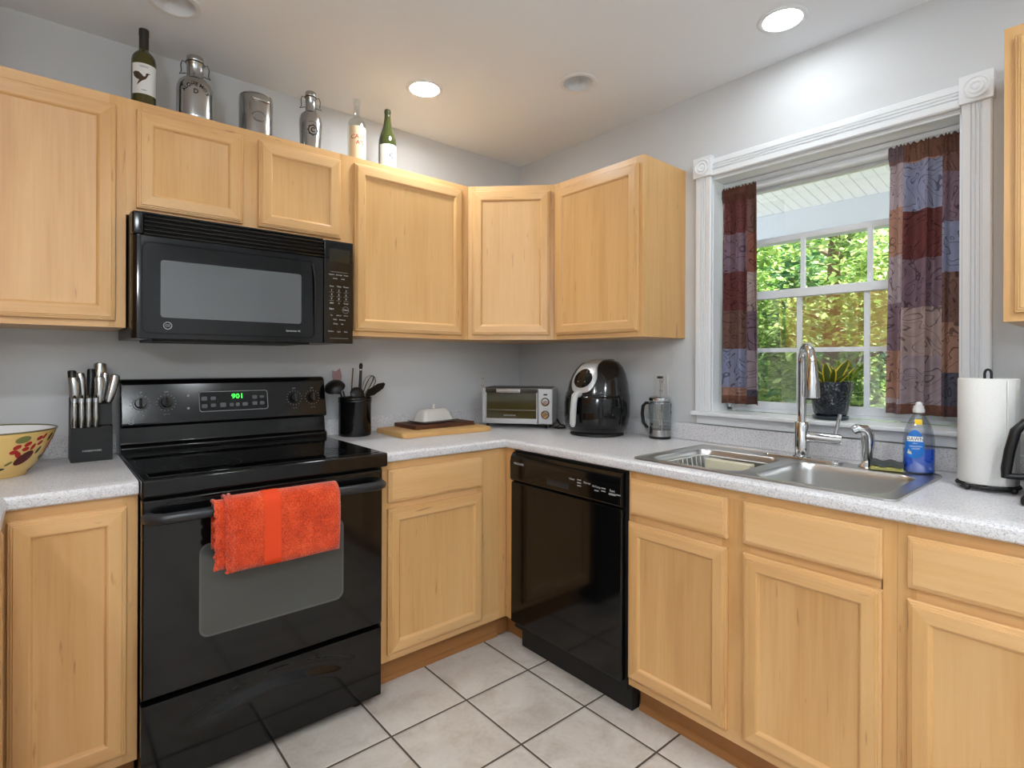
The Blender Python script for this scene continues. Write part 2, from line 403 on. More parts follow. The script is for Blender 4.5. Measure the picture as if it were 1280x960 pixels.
def tag(o, label=None, cat=None, group=None, kind=None):
    if label: o['label'] = label
    if cat: o['category'] = cat
    if group: o['group'] = group
    if kind: o['kind'] = kind
    return o
def thing(name, loc, rz, label, cat, group=None):
    o = bpy.data.objects.new(name, None); C.objects.link(o); o.empty_display_size = 0.05
    o.location = loc; o.rotation_euler = (0, 0, rz)
    return tag(o, label, cat, group)
def rrect(w, h, r, n=5, cx=0, cy=0):
    pts = []
    for sx, sy, a0 in ((1, 1, 0), (-1, 1, 90), (-1, -1, 180), (1, -1, 270)):
        for i in range(n + 1):
            a = R(a0 + 90 * i / n)
            pts.append((cx + sx * (w / 2 - r) + r * math.cos(a), cy + sy * (h / 2 - r) + r * math.sin(a)))
    return pts
def arc(c, r, a0, a1, n, plane='xz', y=0):
    out = []
    for i in range(n + 1):
        a = R(a0 + (a1 - a0) * i / n); p, q = c[0] + r * math.cos(a), c[1] + r * math.sin(a)
        out.append({'xz': (p, y, q), 'yz': (y, p, q), 'xy': (p, q, y)}[plane])
    return out
def bez(p0, p1, p2, p3, n=12):
    p0, p1, p2, p3 = map(Vector, (p0, p1, p2, p3))
    return [p0 * (1 - t) ** 3 + p1 * 3 * t * (1 - t) ** 2 + p2 * 3 * t * t * (1 - t) + p3 * t ** 3 for t in (i / n for i in range(n + 1))]
def cylmap(cx, cy, r, phi, z0):
    """flat (x, y) laid round an upright cylinder, x = 0 facing the angle phi"""
    return lambda x, y: (cx + r * math.cos(phi + x / r), cy + r * math.sin(phi + x / r), z0 + y)
def curved_patch(mb, cx, cy, r, phi, half, z0, z1, m, n=14):
    mb.rings([[(cx + r * math.cos(phi - half + 2 * half * i / n), cy + r * math.sin(phi - half + 2 * half * i / n), z) for i in range(n + 1)] for z in (z0, z1)], m, closed=False)
def face_cam(x, y): return math.atan2(-2.501 - y, -2.1902 - x)

# ------------------------------------------------------------------ the room
LAMPS = [(-0.942, -0.447, 1), (-0.262, -1.668, 1), (-0.478, -0.918, 0), (-1.868, -0.395, 0), (-1.18, -2.97, 1), (-2.38, -1.75, 1), (-2.35, -3.55, 1)]
mb = MB(); mb.box(-3.02, 0.2, -4.72, 0.12, -0.06, 0, TILE); tag(mb.build('floor'), kind='structure')
mb = MB()
_es = []
def _loop(pts):
    vs = [mb.bm.verts.new(p) for p in pts]
    return [mb.bm.edges.new((vs[i], vs[(i + 1) % len(vs)])) for i in range(len(vs))]
_es += _loop([(-3.02, -4.72, 2.44), (0.2, -4.72, 2.44), (0.2, 0.12, 2.44), (-3.02, 0.12, 2.44)])
for x, y, on in LAMPS:
    _es += _loop([(x + 0.064 * math.cos(2 * math.pi * i / 32), y + 0.064 * math.sin(2 * math.pi * i / 32), 2.44) for i in range(32)])
bmesh.ops.triangle_fill(mb.bm, use_beauty=True, use_dissolve=False, edges=_es)
for f in mb.bm.faces: f.material_index = 0
mb.mats = [CEIL]
mb.box(-3.02, 0.2, -4.72, 0.12, 2.60, 2.66, CEIL)
tag(mb.build('ceiling', smooth=False), kind='structure')
mb = MB(); mb.box(-3.02, 0.2, 0, 0.12, 0, 2.66, WALL); tag(mb.build('wall_back', smooth=False), kind='structure')
mb = MB(); mb.box(-3.02, -2.9, -4.6, 0, 0, 2.66, WALL); tag(mb.build('wall_left', smooth=False), kind='structure')
mb = MB(); mb.box(-3.02, 0.2, -4.72, -4.6, 0, 2.66, WALL); tag(mb.build('wall_front', smooth=False), kind='structure')
WY0, WY1, WZ0, WZ1 = -1.262, -2.108, 1.030, 2.050     # window opening in the right wall
mb = MB()
mb.box(0, 0.2, WY0, 0, 0, 2.66, WALL); mb.box(0, 0.2, -4.6, WY1, 0, 2.66, WALL)
mb.box(0, 0.2, WY1, WY0, 0, WZ0, WALL); mb.box(0, 0.2, WY1, WY0, WZ1, 2.66, WALL)
tag(mb.build('wall_right', smooth=False), kind='structure')

# window: recess lining, two sashes with muntins, stool and apron
W = bpy.data.objects.new('window_1', None); C.objects.link(W); W.location = (0.1, -1.685, WZ0); W['kind'] = 'structure'
ox, oy, oz = W.location
def wb(*bs, m=VINYL, bev=0.002):
    q = MB()
    for b in bs: q.box(b[0] - ox, b[1] - ox, b[2] - oy, b[3] - oy, b[4] - oz, b[5] - oz, m, bev)
    return q
wb((-0.0, 0.175, WY0 - 0.006, WY0 - 0.0005, 1.047, 2.049), (-0.0, 0.175, WY1 + 0.0005, WY1 + 0.006, 1.047, 2.049), (0.0, 0.175, WY1 + 0.0005, WY0 - 0.0005, 2.043, 2.0495), m=WHITE, bev=0).build('window_jamb', parent=W)
ya, yb = WY1 + 0.006, WY0 - 0.006
wb((0.125, 0.195, ya, ya + 0.022, 1.05, 2.042), (0.125, 0.195, yb - 0.022, yb, 1.05, 2.042), (0.110, 0.195, ya, yb, 2.008, 2.042), (0.125, 0.195, ya, yb, 1.048, 1.062),
   (0.085, 0.11, ya, yb, 2.026, 2.042)).build('window_frame', parent=W)
ya += 0.022; yb -= 0.022
g0, g1 = ya + 0.034, yb - 0.034
# lower sash (inner), two rows of three lights
wb((0.130, 0.158, ya, g0, 1.062, 1.56), (0.130, 0.158, g1, yb, 1.062, 1.56), (0.130, 0.158, g0, g1, 1.062, 1.092), (0.126, 0.158, g0, g1, 1.526, 1.56)).build('lower_sash', parent=W)
q = [g0 + (g1 - g0) * k / 3 for k in (1, 2)]
wb(*[(0.139, 0.150, v - 0.009, v + 0.009, 1.092, 1.526) for v in q], (0.1395, 0.1495, g0, g1, 1.301, 1.319), bev=0.001).build('lower_muntin', parent=W)
wb((0.143, 0.146, g0, g1, 1.092, 1.526), m=GLASS, bev=0).build('lower_pane', parent=W, smooth=False)
# upper sash (outer)
wb((0.164, 0.192, ya, g0, 1.53, 2.008), (0.164, 0.192, g1, yb, 1.53, 2.008), (0.164, 0.192, g0, g1, 1.53, 1.562), (0.164, 0.192, g0, g1, 1.994, 2.008)).build('upper_sash', parent=W)
wb(*[(0.173, 0.184, v - 0.009, v + 0.009, 1.562, 1.772) for v in q], (0.1735, 0.1835, g0, g1, 1.770, 1.792), bev=0.001).build('upper_muntin', parent=W)
wb((0.177, 0.180, g0, g1, 1.562, 1.994), m=GLASS_UP, bev=0).build('upper_pane', parent=W, smooth=False)
wb((-0.052, 0.125, WY1 - 0.082, WY0 + 0.072, 1.0305, 1.047), m=WHITE, bev=0.004).build('window_sill', parent=W)
wb((-0.018, -0.0005, WY1 - 0.072, WY0 + 0.062, 0.992, 1.0300), m=WHITE, bev=0.003).build('window_apron', parent=W)

# casing: fluted boards with corner rosette blocks
TR = bpy.data.objects.new('trim_1', None); C.objects.link(TR); TR.location = (0, -1.685, 1.047); TR['kind'] = 'structure'
def casing(along, lo, hi, c):          # fluted board, profile across 75 mm
    w = 0.073; prof = [(-w / 2, 0), (-w / 2, 0.014), (-w / 2 + 0.004, 0.018)]
    for k in range(3):
        x = -0.014 + k * 0.0105
        prof += [(x, 0.018), (x + 0.002, 0.0125), (x + 0.0055, 0.0125), (x + 0.0075, 0.018)]
    prof += [(w / 2 - 0.004, 0.018), (w / 2, 0.014), (w / 2, 0)]
    q = MB()
    if along == 'z': q.prism([(-d - 0.0005, c + p + 1.685) for p, d in prof], 'z', lo - 1.047, hi - 1.047, WHITE)
    else:
        q.rings([[(-d - 0.0005, t + 1.685, c + p - 1.047) for p, d in prof] for t in (lo, hi)], WHITE, True, True, True)
    return q
casing('z', 1.0475, 2.060, WY0 + 0.034).build('fluted_casing', parent=TR, ang=20)
casing('z', 1.0475, 2.060, WY1 - 0.038).build('fluted_casing', parent=TR, ang=20)
casing('y', WY1 + 0.002, WY0 - 0.009, 2.094).build('head_casing', parent=TR, ang=20)
for cy in (WY0 + 0.033, WY1 - 0.038):
    q = MB(); q.box(-0.030, -0.0005, cy - 0.042 + 1.685, cy + 0.042 + 1.685, 2.060 - 1.047, 2.146 - 1.047, WHITE, 0.002)
    pr = [(0.034, 0.0), (0.034, -0.0035), (0.030, -0.0045), (0.027, -0.001), (0.022, -0.001), (0.019, -0.0045), (0.015, -0.0045), (0.012, -0.001), (0.009, -0.001), (0.007, -0.004), (0.0005, -0.005)]
    n = 32
    q.rings([[(-0.030 + d, cy + 1.685 + r * math.cos(2 * math.pi * i / n), 2.103 - 1.047 + r * math.sin(2 * math.pi * i / n)) for i in range(n)] for r, d in pr], WHITE)
    q.build('rosette_block', parent=TR, ang=30, flip=True)

# white panelled door on the wall behind the camera (seen only as a reflection)
D = bpy.data.objects.new('door_1', None); C.objects.link(D); D.location = (-0.86, -4.6, 0); D['kind'] = 'structure'
mb = MB(); mb.box(-0.40, 0.40, 0.0005, 0.035, 0.01, 2.03, WHITE, 0.003)
for px in (-0.19, 0.19):
    for z0, z1 in ((0.2, 0.75), (0.9, 1.5), (1.62, 1.9)):
        mb.box(px - 0.13, px + 0.13, 0.032, 0.041, z0, z1, WHITE, 0.004)
mb.build('door_leaf', parent=D)
mb = MB(); mb.box(-0.49, -0.41, 0.0005, 0.02, 0, 2.12, WHITE, 0.003); mb.box(0.41, 0.49, 0.0005, 0.02, 0, 2.12, WHITE, 0.003); mb.box(-0.41, 0.41, 0.0005, 0.02, 2.04, 2.12, WHITE, 0.003); mb.build('door_casing', parent=D)
mb = MB(); mb.cyl((0.34, 0.035, 0.98), (0.34, 0.075, 0.98), 0.011, STEEL); mb.sphere((0.34, 0.09, 0.98), 0.028, STEEL); mb.build('door_knob', parent=D)
mb = MB()
mb.box(-2.899, -2.885, -4.58, -2.35, 0.001, 0.1, WHITE, 0.003); tag(mb.build('baseboard_left'), kind='structure')
mb = MB(); mb.box(-2.88, -1.36, -4.599, -4.585, 0.001, 0.1, WHITE, 0.003); mb.box(-0.36, -0.02, -4.599, -4.585, 0.001, 0.1, WHITE, 0.003); tag(mb.build('baseboard_front'), kind='structure')

# recessed ceiling lights
LL = {0: 'lit round recessed light in the ceiling above the back-wall cabinets', 1: 'lit round recessed light in the ceiling above the sink window',
      2: 'dark unlit recessed light between the two lit ceiling lights', 3: 'unlit recessed light cut by the top edge above the olive wine bottle',
      4: 'lit recessed ceiling light in the middle of the room', 5: 'lit recessed ceiling light above the left counter', 6: 'lit recessed ceiling light near the door wall'}
for i, (x, y, on) in enumerate(LAMPS):
    t = thing('recessed_light', (x, y, 2.44), 0, LL[i], 'ceiling light', 'recessed ceiling lights')
    q = MB(); q.lathe([(0.062, 0.002), (0.062, -0.0045), (0.070, -0.007), (0.079, -0.004), (0.080, -0.0005), (0.064, -0.0003)], n=40, m=WHITE, cap0=False, cap1=False); q.build('trim_ring', parent=t)
    if on:
        q = MB(); q.lathe([(0.0615, -0.002), (0.045, -0.0035), (0.0005, -0.004)], n=40, m=LENS if i == 0 else LENS_W if i == 1 else LENS_R, cap0=False, cap1=True); q.build('lens', parent=t)
        q = MB(); q.lathe([(0.0635, 0.004), (0.063, 0.05), (0.0005, 0.055)], n=32, m=WHITE, cap0=False, cap1=True); q.build('can', parent=t)
    else:
        q = MB(); q.lathe([(0.062, 0.001), (0.058, 0.03), (0.048, 0.07), (0.046, 0.085), (0.0005, 0.09)], n=40, m=WHITE, cap0=False, cap1=True); q.build('baffle', parent=t)
        q = MB(); q.lathe([(0.040, 0.083), (0.038, 0.066), (0.025, 0.052), (0.0005, 0.046)], n=32, m=LENS_OFF, cap0=False, cap1=True); q.build('bulb', parent=t)

t = thing('fill_dome', (-1.75, -3.75, 2.44), 0, 'added fill light dome on the ceiling behind the camera', 'ceiling light')  # invented fill lamp, supplies the soft light of the unseen room
q = MB(); q.lathe([(0.19, -0.0005), (0.19, -0.018), (0.175, -0.022)], n=40, m=WHITE, cap0=False, cap1=False); q.build('canopy', parent=t)
q = MB(); q.lathe([(0.174, -0.022), (0.165, -0.05), (0.135, -0.08), (0.08, -0.1), (0.0005, -0.108)], n=40, m=FILL_DOME, cap0=False); q.build('fill_dome_shell', parent=t)

t = thing('flash_stand_in', (-2.9, -2.74, 1.80), 0, 'added glowing globe left of the camera, standing in for a flash', 'added light')  # invented lamp on the wall, throws the light of a flash near the camera
q = MB(); q.tube([(0.0005, 0, -0.02), (0.015, 0, -0.02)], 0.05, STEEL, 24); q.tube([(0.015, 0, -0.02), (0.06, 0, -0.085), (0.11, 0, -0.09), (0.11, 0, -0.072)], 0.008, STEEL, 10); q.build('bracket', parent=t)
q = MB(); q.sphere((0.11, 0, 0), 0.070, FLASH_GLOBE, 24); q.build('globe', parent=t)

# ------------------------------------------------------------------ cabinets
def panel_front(x0, x1, z0, z1, yb=0.0, t=0.020, fw=0.046, flat=False):
    """door (recessed panel) or drawer front (flat) with a stepped edge; local front is -y"""
    q = MB(); V, H = (W_H, W_H) if flat else (W_V, W_H)
    prof = [(0, yb - 0.0005), (0, yb - t + 0.009), (0.0022, yb - t + 0.0065), (0.0062, yb - t + 0.0060), (0.0070, yb - t + 0.0030), (0.0112, yb - t + 0.0026), (0.0124, yb - t)]
    if not flat: prof += [(fw - 0.004, yb - t), (fw, yb - t + 0.0022), (fw + 0.0045, yb - t + 0.0088), (fw + 0.0060, yb - t + 0.0094)]
    R_ = [[q.bm.verts.new(p) for p in ((x0 + a, y, z0 + a), (x1 - a, y, z0 + a), (x1 - a, y, z1 - a), (x0 + a, y, z1 - a))] for a, y in prof]
    for a, b in zip(R_[:-1], R_[1:]):
        for i in range(4):
            j = (i + 1) % 4
            f = q.bm.faces.new((a[i], a[j], b[j], b[i])); f.material_index = q.mi(H if i in (0, 2) else V)
    q.bm.faces.new(R_[-1]).material_index = q.mi(V)
    q.bm.faces.new(R_[0][::-1]).material_index = q.mi(V)
    return q
def cabinet(name, loc, rz, w, depth, h, label, doors=(), drawers=(), frame=(0.038, 0.035, 0.035), base=False, mull=(), cat='cabinet', group=None, toe=0.114, kick_in=0.07):
    """w along local x, front frame at y = 0, z from 0 (absolute z = loc z); doors and drawers are (x0, x1, z0, z1)"""
    t = thing(name, loc, rz, label, cat, group)
    z0 = toe if base else 0.0
    e = 0.0001
    q = MB(); q.box(e, 0.016, 0.0192, depth, z0, h, W_V); q.box(w - 0.016, w - e, 0.0192, depth, z0, h, W_V)
    q.box(0.016, w - 0.016, 0.0192, depth, z0, z0 + 0.014, W_H)
    if not base: q.box(0.016, w - 0.016, 0.0192, depth, h - 0.014, h, W_H)
    q.box(0.016, w - 0.016, depth - 0.008, depth, z0 + 0.014, h - (0 if base else 0.014), W_V)
    q.build('carcass', parent=t, smooth=False)
    s, tp, bt = frame
    q = MB(); q.box(e, s, 0, 0.019, z0, h, W_V); q.box(w - s, w - e, 0, 0.019, z0, h, W_V)
    q.box(s, w - s, 0.0003, 0.0187, h - tp, h, W_H); q.box(s, w - s, 0.0003, 0.0187, z0, z0 + bt, W_H)
    for a, b, c, d, v in mull: q.box(a, b, 0.0002, 0.0188, c, d, W_V if v else W_H)
    q.build('face_frame', parent=t, smooth=False)
    for dd in doors: panel_front(*dd).build('door', parent=t, ang=25)
    for dd in drawers: panel_front(*dd, flat=True).build('drawer_front', parent=t, ang=25)
    if base:
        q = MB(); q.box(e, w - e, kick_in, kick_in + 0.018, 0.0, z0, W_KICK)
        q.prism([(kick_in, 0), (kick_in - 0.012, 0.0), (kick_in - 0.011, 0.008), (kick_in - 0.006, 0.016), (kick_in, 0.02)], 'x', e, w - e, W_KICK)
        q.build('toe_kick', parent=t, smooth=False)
    return t
UZ, UH, UF = 1.365, 0.753, -0.311
def dz(*d): return [(a, b, c - UZ, e - UZ) for a, b, c, e in d]
cabinet('wall_cabinet', (-2.585, UF, UZ), 0, 0.595, 0.3105, UH, 'tall maple wall cabinet with one wide door, left of the microwave', dz((0.020, 0.567, 1.386, 2.083)), frame=(0.045, 0.05, 0.035))
cabinet('wall_cabinet', (-1.990, UF, 1.7365), 0, 0.771, 0.3105, 2.118 - 1.7365, 'short two-door maple wall cabinet above the black microwave',
        [(0.027, 0.352, 1.762 - 1.7365, 2.087 - 1.7365), (0.406, 0.726, 1.762 - 1.7365, 2.087 - 1.7365)], frame=(0.045, 0.045, 0.032), mull=[(0.34, 0.42, 0.03, 0.34, True)])
cabinet('wall_cabinet', (-1.219, UF, UZ), 0, 0.608, 0.3105, UH, 'single-door maple wall cabinet right of the microwave, under the green bottle', dz((0.014, 0.567, 1.386, 2.091)), frame=(0.038, 0.04, 0.035))
cabinet('wall_cabinet', (UF, -0.611, UZ), R(-90), 0.521, 0.3105, UH, 'maple wall cabinet with exposed pale side next to the window trim', dz((0.022, 0.500, 1.386, 2.088)), frame=(0.038, 0.04, 0.035))
cabinet('wall_cabinet', (UF, -2.2485, UZ), R(-90), 0.762, 0.3105, UH, 'maple wall cabinet right of the window, cut by the photo edge', dz((0.022, 0.372, 1.386, 2.088), (0.39, 0.74, 1.386, 2.088)), frame=(0.038, 0.04, 0.035), mull=[(0.36, 0.40, 0.035, 0.71, True)])
cabinet('wall_cabinet', (-2.5895, -1.55, UZ), R(90), 1.2, 0.3095, UH, 'maple wall cabinet on the left wall beyond the photo edge', dz((0.022, 0.58, 1.386, 2.088), (0.62, 1.178, 1.386, 2.088)), frame=(0.038, 0.04, 0.035), mull=[(0.57, 0.63, 0.035, 0.71, True)])
# diagonal corner wall cabinet: a five-sided box with an angled front
t = thing('corner_wall_cabinet', (-0.4605, -0.4605, UZ), R(-45), 'angled corner maple wall cabinet above the toaster oven', 'cabinet')
hw = 0.2110
def toloc(x, y):
    v = Matrix.Rotation(R(45), 2) @ Vector((x + 0.4605, y + 0.4605)); return (v.x, v.y)
pent = [toloc(*p) for p in ((-0.6098, -0.311), (-0.6098, -0.0008), (-0.0008, -0.0008), (-0.0008, -0.6098), (-0.311, -0.6098))]
pin = [(-hw + 0.002, 0.019), (pent[1][0], pent[1][1]), (pent[2][0], pent[2][1]), (pent[3][0], pent[3][1]), (hw - 0.002, 0.019)]
q = MB(); q.prism(pin, 'z', 0, UH, W_V); q.build('carcass', parent=t, smooth=False)
q = MB(); q.box(-hw, -hw + 0.036, 0, 0.019, 0, UH, W_V); q.box(hw - 0.036, hw, 0, 0.019, 0, UH, W_V); q.box(-hw + 0.036, hw - 0.036, 0.0003, 0.0187, UH - 0.04, UH, W_H); q.box(-hw + 0.036, hw - 0.036, 0.0003, 0.0187, 0, 0.035, W_H)
q.build('face_frame', parent=t, smooth=False)
panel_front(-hw + 0.022, hw - 0.020, 1.388 - UZ, 2.089 - UZ).build('door', parent=t, ang=25)

BF, BH = -0.611, 0.8755
cabinet('base_cabinet', (-2.2855, BF, 0), 0, 0.2985, 0.6, BH, 'narrow maple base cabinet with one tall door, left of the stove', [(0.022, 0.272, 0.146, 0.845)], frame=(0.036, 0.04, 0.04), base=True)
cabinet('base_cabinet', (-1.2235, BF, 0), 0, 0.6125, 0.6, BH, 'maple base cabinet with drawer and door between stove and dishwasher', [(0.022, 0.470, 0.143, 0.696)], [(0.022, 0.470, 0.719, 0.846)], frame=(0.038, 0.03, 0.04), base=True, mull=[(0.45, 0.5745, 0.154, 0.8455, True), (0.038, 0.45, 0.69, 0.725, False)])
q = MB(); q.box(-0.6105, -0.5915, -0.6660, -0.6120, 0.114, BH, W_V); q.box(-0.5400, -0.5220, -0.6660, -0.5405, 0.0, 0.113, W_KICK); q.box(-0.6105, -0.5220, -0.5405, -0.5230, 0.0, 0.113, W_KICK)
tag(q.build('corner_filler', smooth=False), 'narrow maple filler strip in the inner corner beside the dishwasher', 'trim')
cabinet('sink_cabinet', (BF, -1.2935, 0), R(-90), 0.8035, 0.55, BH, 'maple sink base cabinet with two doors under false drawer fronts', [(0.005, 0.372, 0.146, 0.697), (0.421, 0.774, 0.146, 0.697)], [(0.012, 0.372, 0.724, 0.849), (0.421, 0.774, 0.724, 0.849)], frame=(0.03, 0.03, 0.04), base=True,
        mull=[(0.35, 0.44, 0.15, 0.846, True), (0.03, 0.35, 0.69, 0.73, False), (0.44, 0.77, 0.69, 0.73, False)])
cabinet('base_cabinet', (BF, -2.0975, 0), R(-90), 0.762, 0.6, BH, 'maple base cabinet right of the sink cabinet, cut by the photo edge', [(0.022, 0.372, 0.146, 0.695), (0.39, 0.74, 0.146, 0.695)], [(0.022, 0.372, 0.722, 0.846), (0.39, 0.74, 0.722, 0.846)], frame=(0.038, 0.03, 0.04), base=True,
        mull=[(0.36, 0.40, 0.15, 0.846, True), (0.038, 0.36, 0.69, 0.73, False), (0.40, 0.724, 0.69, 0.73, False)])
cabinet('base_cabinet', (-2.2865, -1.90, 0), R(90), 1.264, 0.6, BH, 'maple base cabinet of the left counter run, a sliver at the photo edge', [(0.022, 0.60, 0.146, 0.845), (0.64, 1.23, 0.146, 0.845)], frame=(0.038, 0.03, 0.04), base=True, mull=[(0.59, 0.65, 0.15, 0.846, True)])

# ------------------------------------------------------------------ countertops: rolled front edge swept round the corner, with a backsplash
CZ = 0.914
NOSE = [(0.60, 0.876), (0.628, 0.876), (0.6345, 0.881), (0.6365, 0.892), (0.6345, 0.904), (0.628, 0.911), (0.618, CZ)]
PROF = [(0.0015, 0.876)] + NOSE + [(0.575, CZ), (0.135, CZ), (0.0015, CZ)]
def top_slab(stations, hole=None):
    q = MB(); S = [[q.bm.verts.new(f(d, z)) for d, z in PROF] for f in stations]; n = len(PROF)
    for k, (a, b) in enumerate(zip(S[:-1], S[1:])):
        for i in range(n):
            j = (i + 1) % n
            if hole is not None and k == hole and i in (len(NOSE) + 1,): continue
            if hole is not None and k == hole and i == 0: continue
            q.bm.faces.new((a[i], a[j], b[j], b[i])).material_index = q.mi(COUNTER)
    q.bm.faces.new(S[0][::-1]).material_index = 0; q.bm.faces.new(S[-1]).material_index = 0
    return q
t = thing('countertop', (-0.32, -1.0, 0.876), 0, 'speckled grey laminate worktop round the corner, holding the sink', 'countertop')
sA = lambda x: (lambda d, z: (x + 0.32, -d + 1.0, z - 0.876))
sB = lambda y: (lambda d, z: (-d + 0.32, y + 1.0, z - 0.876))
top_slab([sA(-1.2245), lambda d, z: (-d + 0.32, -d + 1.0, z - 0.876), sB(-1.315), sB(-2.065), sB(-2.862)], hole=2).build('worktop', parent=t, ang=30)
q = MB(); q.box(-1.2245 + 0.32, -0.0205 + 0.32, -0.020 + 1, -0.0015 + 1, 0.0382, 0.112, COUNTER, 0.003); q.box(-0.020 + 0.32, -0.0015 + 0.32, -2.862 + 1, -0.0015 + 1, 0.0382, 0.112, COUNTER, 0.003); q.build('backsplash', parent=t)
t = thing('countertop', (-2.3, -0.3, 0.876), 0, 'speckled grey laminate worktop left of the stove, under the knife block', 'countertop')
L2 = [lambda d, z: (-1.9878 + 2.3, -d + 0.3, z - 0.876), lambda d, z: (-2.8985 + d + 2.3, -d + 0.3, z - 0.876), lambda d, z: (-2.8985 + d + 2.3, -1.92 + 0.3, z - 0.876)]
top_slab(L2).build('worktop', parent=t, ang=30)
q = MB(); q.box(-2.8985 + 2.3, -1.9878 + 2.3, -0.020 + 0.3, -0.0015 + 0.3, 0.0382, 0.112, COUNTER, 0.003); q.box(-2.8985 + 2.3, -2.880 + 2.3, -1.92 + 0.3, -0.0205 + 0.3, 0.0382, 0.112, COUNTER, 0.003); q.build('backsplash', parent=t)

# ------------------------------------------------------------------ electric range
SX0, SX1 = -1.9855, -1.2285
t = thing('electric_range', ((SX0 + SX1) / 2, -0.35, 0), 0, 'black freestanding electric range with glass cooktop and towel on its handle', 'stove')
hw = (SX1 - SX0) / 2; Y = lambda y: y + 0.35
q = MB(); q.box(-hw + 0.004, hw - 0.004, Y(-0.625), Y(-0.035), 0.03, 0.888, BLACK_S, 0.002); q.build('body', parent=t)
q = MB()      # cooktop: raised rim, rounded front, glass field
q.box(-hw, hw, Y(-0.672), Y(-0.045), 0.870, 0.921, BLACK, 0.007, 3)
q.box(-hw + 0.022, hw - 0.022, Y(-0.640), Y(-0.115), 0.9195, 0.9225, BLACK_G, 0.001)
q.build('cooktop', parent=t)
RING = mat('burner_ring_print', (40, 41, 42), 0.25)
for bx, by, r in ((-0.19, -0.50, 0.110), (0.19, -0.50, 0.085), (-0.19, -0.235, 0.080), (0.19, -0.235, 0.105)):
    q = MB()
    for rr in (r, r * 0.62):
        q.rings([[((rr + d) * math.cos(2 * math.pi * i / 48) + bx, (rr + d) * math.sin(2 * math.pi * i / 48) + Y(by), 0.9228) for i in range(48)] for d in (-0.0015, 0.0015)], RING)
    q.build('burner_ring', parent=t)
q = MB()      # backguard: lower riser, raised bulged control panel
q.prism([(Y(-0.030), 0.90), (Y(-0.100), 0.90), (Y(-0.103), 0.938), (Y(-0.099), 0.944), (Y(-0.079), 0.947), (Y(-0.075), 0.952), (Y(-0.072), 1.012), (Y(-0.030), 1.012)], 'x', -hw + 0.002, hw - 0.002, BLACK, 0.003)
q.build('backguard_riser', parent=t, ang=30)
FA, FB = (Y(-0.098), 1.022), (Y(-0.066), 1.172)      # slanted face, bottom and top
q = MB()
q.prism([(Y(-0.028), 1.010), (Y(-0.080), 1.010), (Y(-0.096), 1.016), FA, FB, (Y(-0.058), 1.183), (Y(-0.046), 1.188), (Y(-0.028), 1.188)], 'x', -hw + 0.001, hw - 0.001, BLACKP, 0.006, 3)
q.build('control_panel', parent=t, ang=30)
fd = Vector((FB[0] - FA[0], FB[1] - FA[1])); fl = fd.length; fd.normalize(); fnrm = Vector((-fd.y, fd.x))
def onface(x, h, off):        # x across, h up the slanted face, off outwards
    return Vector((x, FA[0] + fd.x * h + fnrm.x * off, FA[1] + fd.y * h + fnrm.y * off))
cxs = (SX0 + SX1) / 2
def hz(z): return (z - FA[1]) / fd.y
for kx in (-1.924, -1.842, -1.368, -1.290):
    x = kx - cxs; h = hz(1.098)
    q = MB(); n = 26
    for r0, r1_, o0, o1 in ((0.024, 0.023, 0.0002, 0.006), (0.019, 0.0165, 0.006, 0.022)):
        q.tube([onface(x, h, o0), onface(x, h, o1)], [r0, r1_], BLACK, n)
    a, b = onface(x, h - 0.0165, 0.022), onface(x, h + 0.0165, 0.022)
    q.tube([a, b], 0.0045, BLACK_S, 8)
    q.build('burner_knob', parent=t, ang=30)
    q = MB()
    for i in range(16):
        a = 2 * math.pi * i / 16 + 0.2
        q.tube([onface(x + math.cos(a) * 0.0285, h + math.sin(a) * 0.0285, 0.0006), onface(x + math.cos(a) * 0.0325, h + math.sin(a) * 0.0325, 0.0006)], 0.0008, GREYTXT, 5)
    q.text('OFF', 0.008, lambda u, v, x=x, h=h: onface(x + u, h + 0.041 + v, 0.0008), GREYTXT)
    q.text('LITE   HI' if kx < -1.5 else 'LO   HI', 0.0055, lambda u, v, x=x, h=h: onface(x + u, h - 0.044 + v, 0.0008), GREYTXT)
    q.build('dial_marks', parent=t, smooth=False)
q = MB()      # display window with its buttons
dx0, dx1, dh0, dh1 = -1.733 - cxs, -1.478 - cxs, hz(1.057), hz(1.135)
rr = rrect(dx1 - dx0, dh1 - dh0, 0.010, 5, (dx0 + dx1) / 2, (dh0 + dh1) / 2)
q.rings([[onface(a, b, o) for a, b in rr] for o in (0.0003, 0.003)], GREYTXT, cap1=False)
rr2 = rrect(dx1 - dx0 - 0.004, dh1 - dh0 - 0.004, 0.009, 5, (dx0 + dx1) / 2, (dh0 + dh1) / 2)
q.rings([[onface(a, b, 0.003) for a, b in rr], [onface(a, b, 0.003) for a, b in rr2], [onface(a, b, 0.0015) for a, b in rr2]], GREYTXT)
q.rings([[onface(a, b, 0.0015) for a, b in rr2], [onface((dx0 + dx1) / 2 + (a - (dx0 + dx1) / 2) * 0.02, (dh0 + dh1) / 2 + (b - (dh0 + dh1) / 2) * 0.02, 0.0015) for a, b in rr2]], BLACK_G, cap1=True)
disp = q.build('display_panel', parent=t, ang=30)
q = MB(); q.text('901', 0.027, lambda u, v: onface(-1.594 - cxs + u * 1.15, hz(1.113) + v, 0.0024), GREEN_LED); q.build('clock_digits', parent=disp, smooth=False)
BTN = mat('grey_button', (96, 98, 102), 0.45)
q = MB()
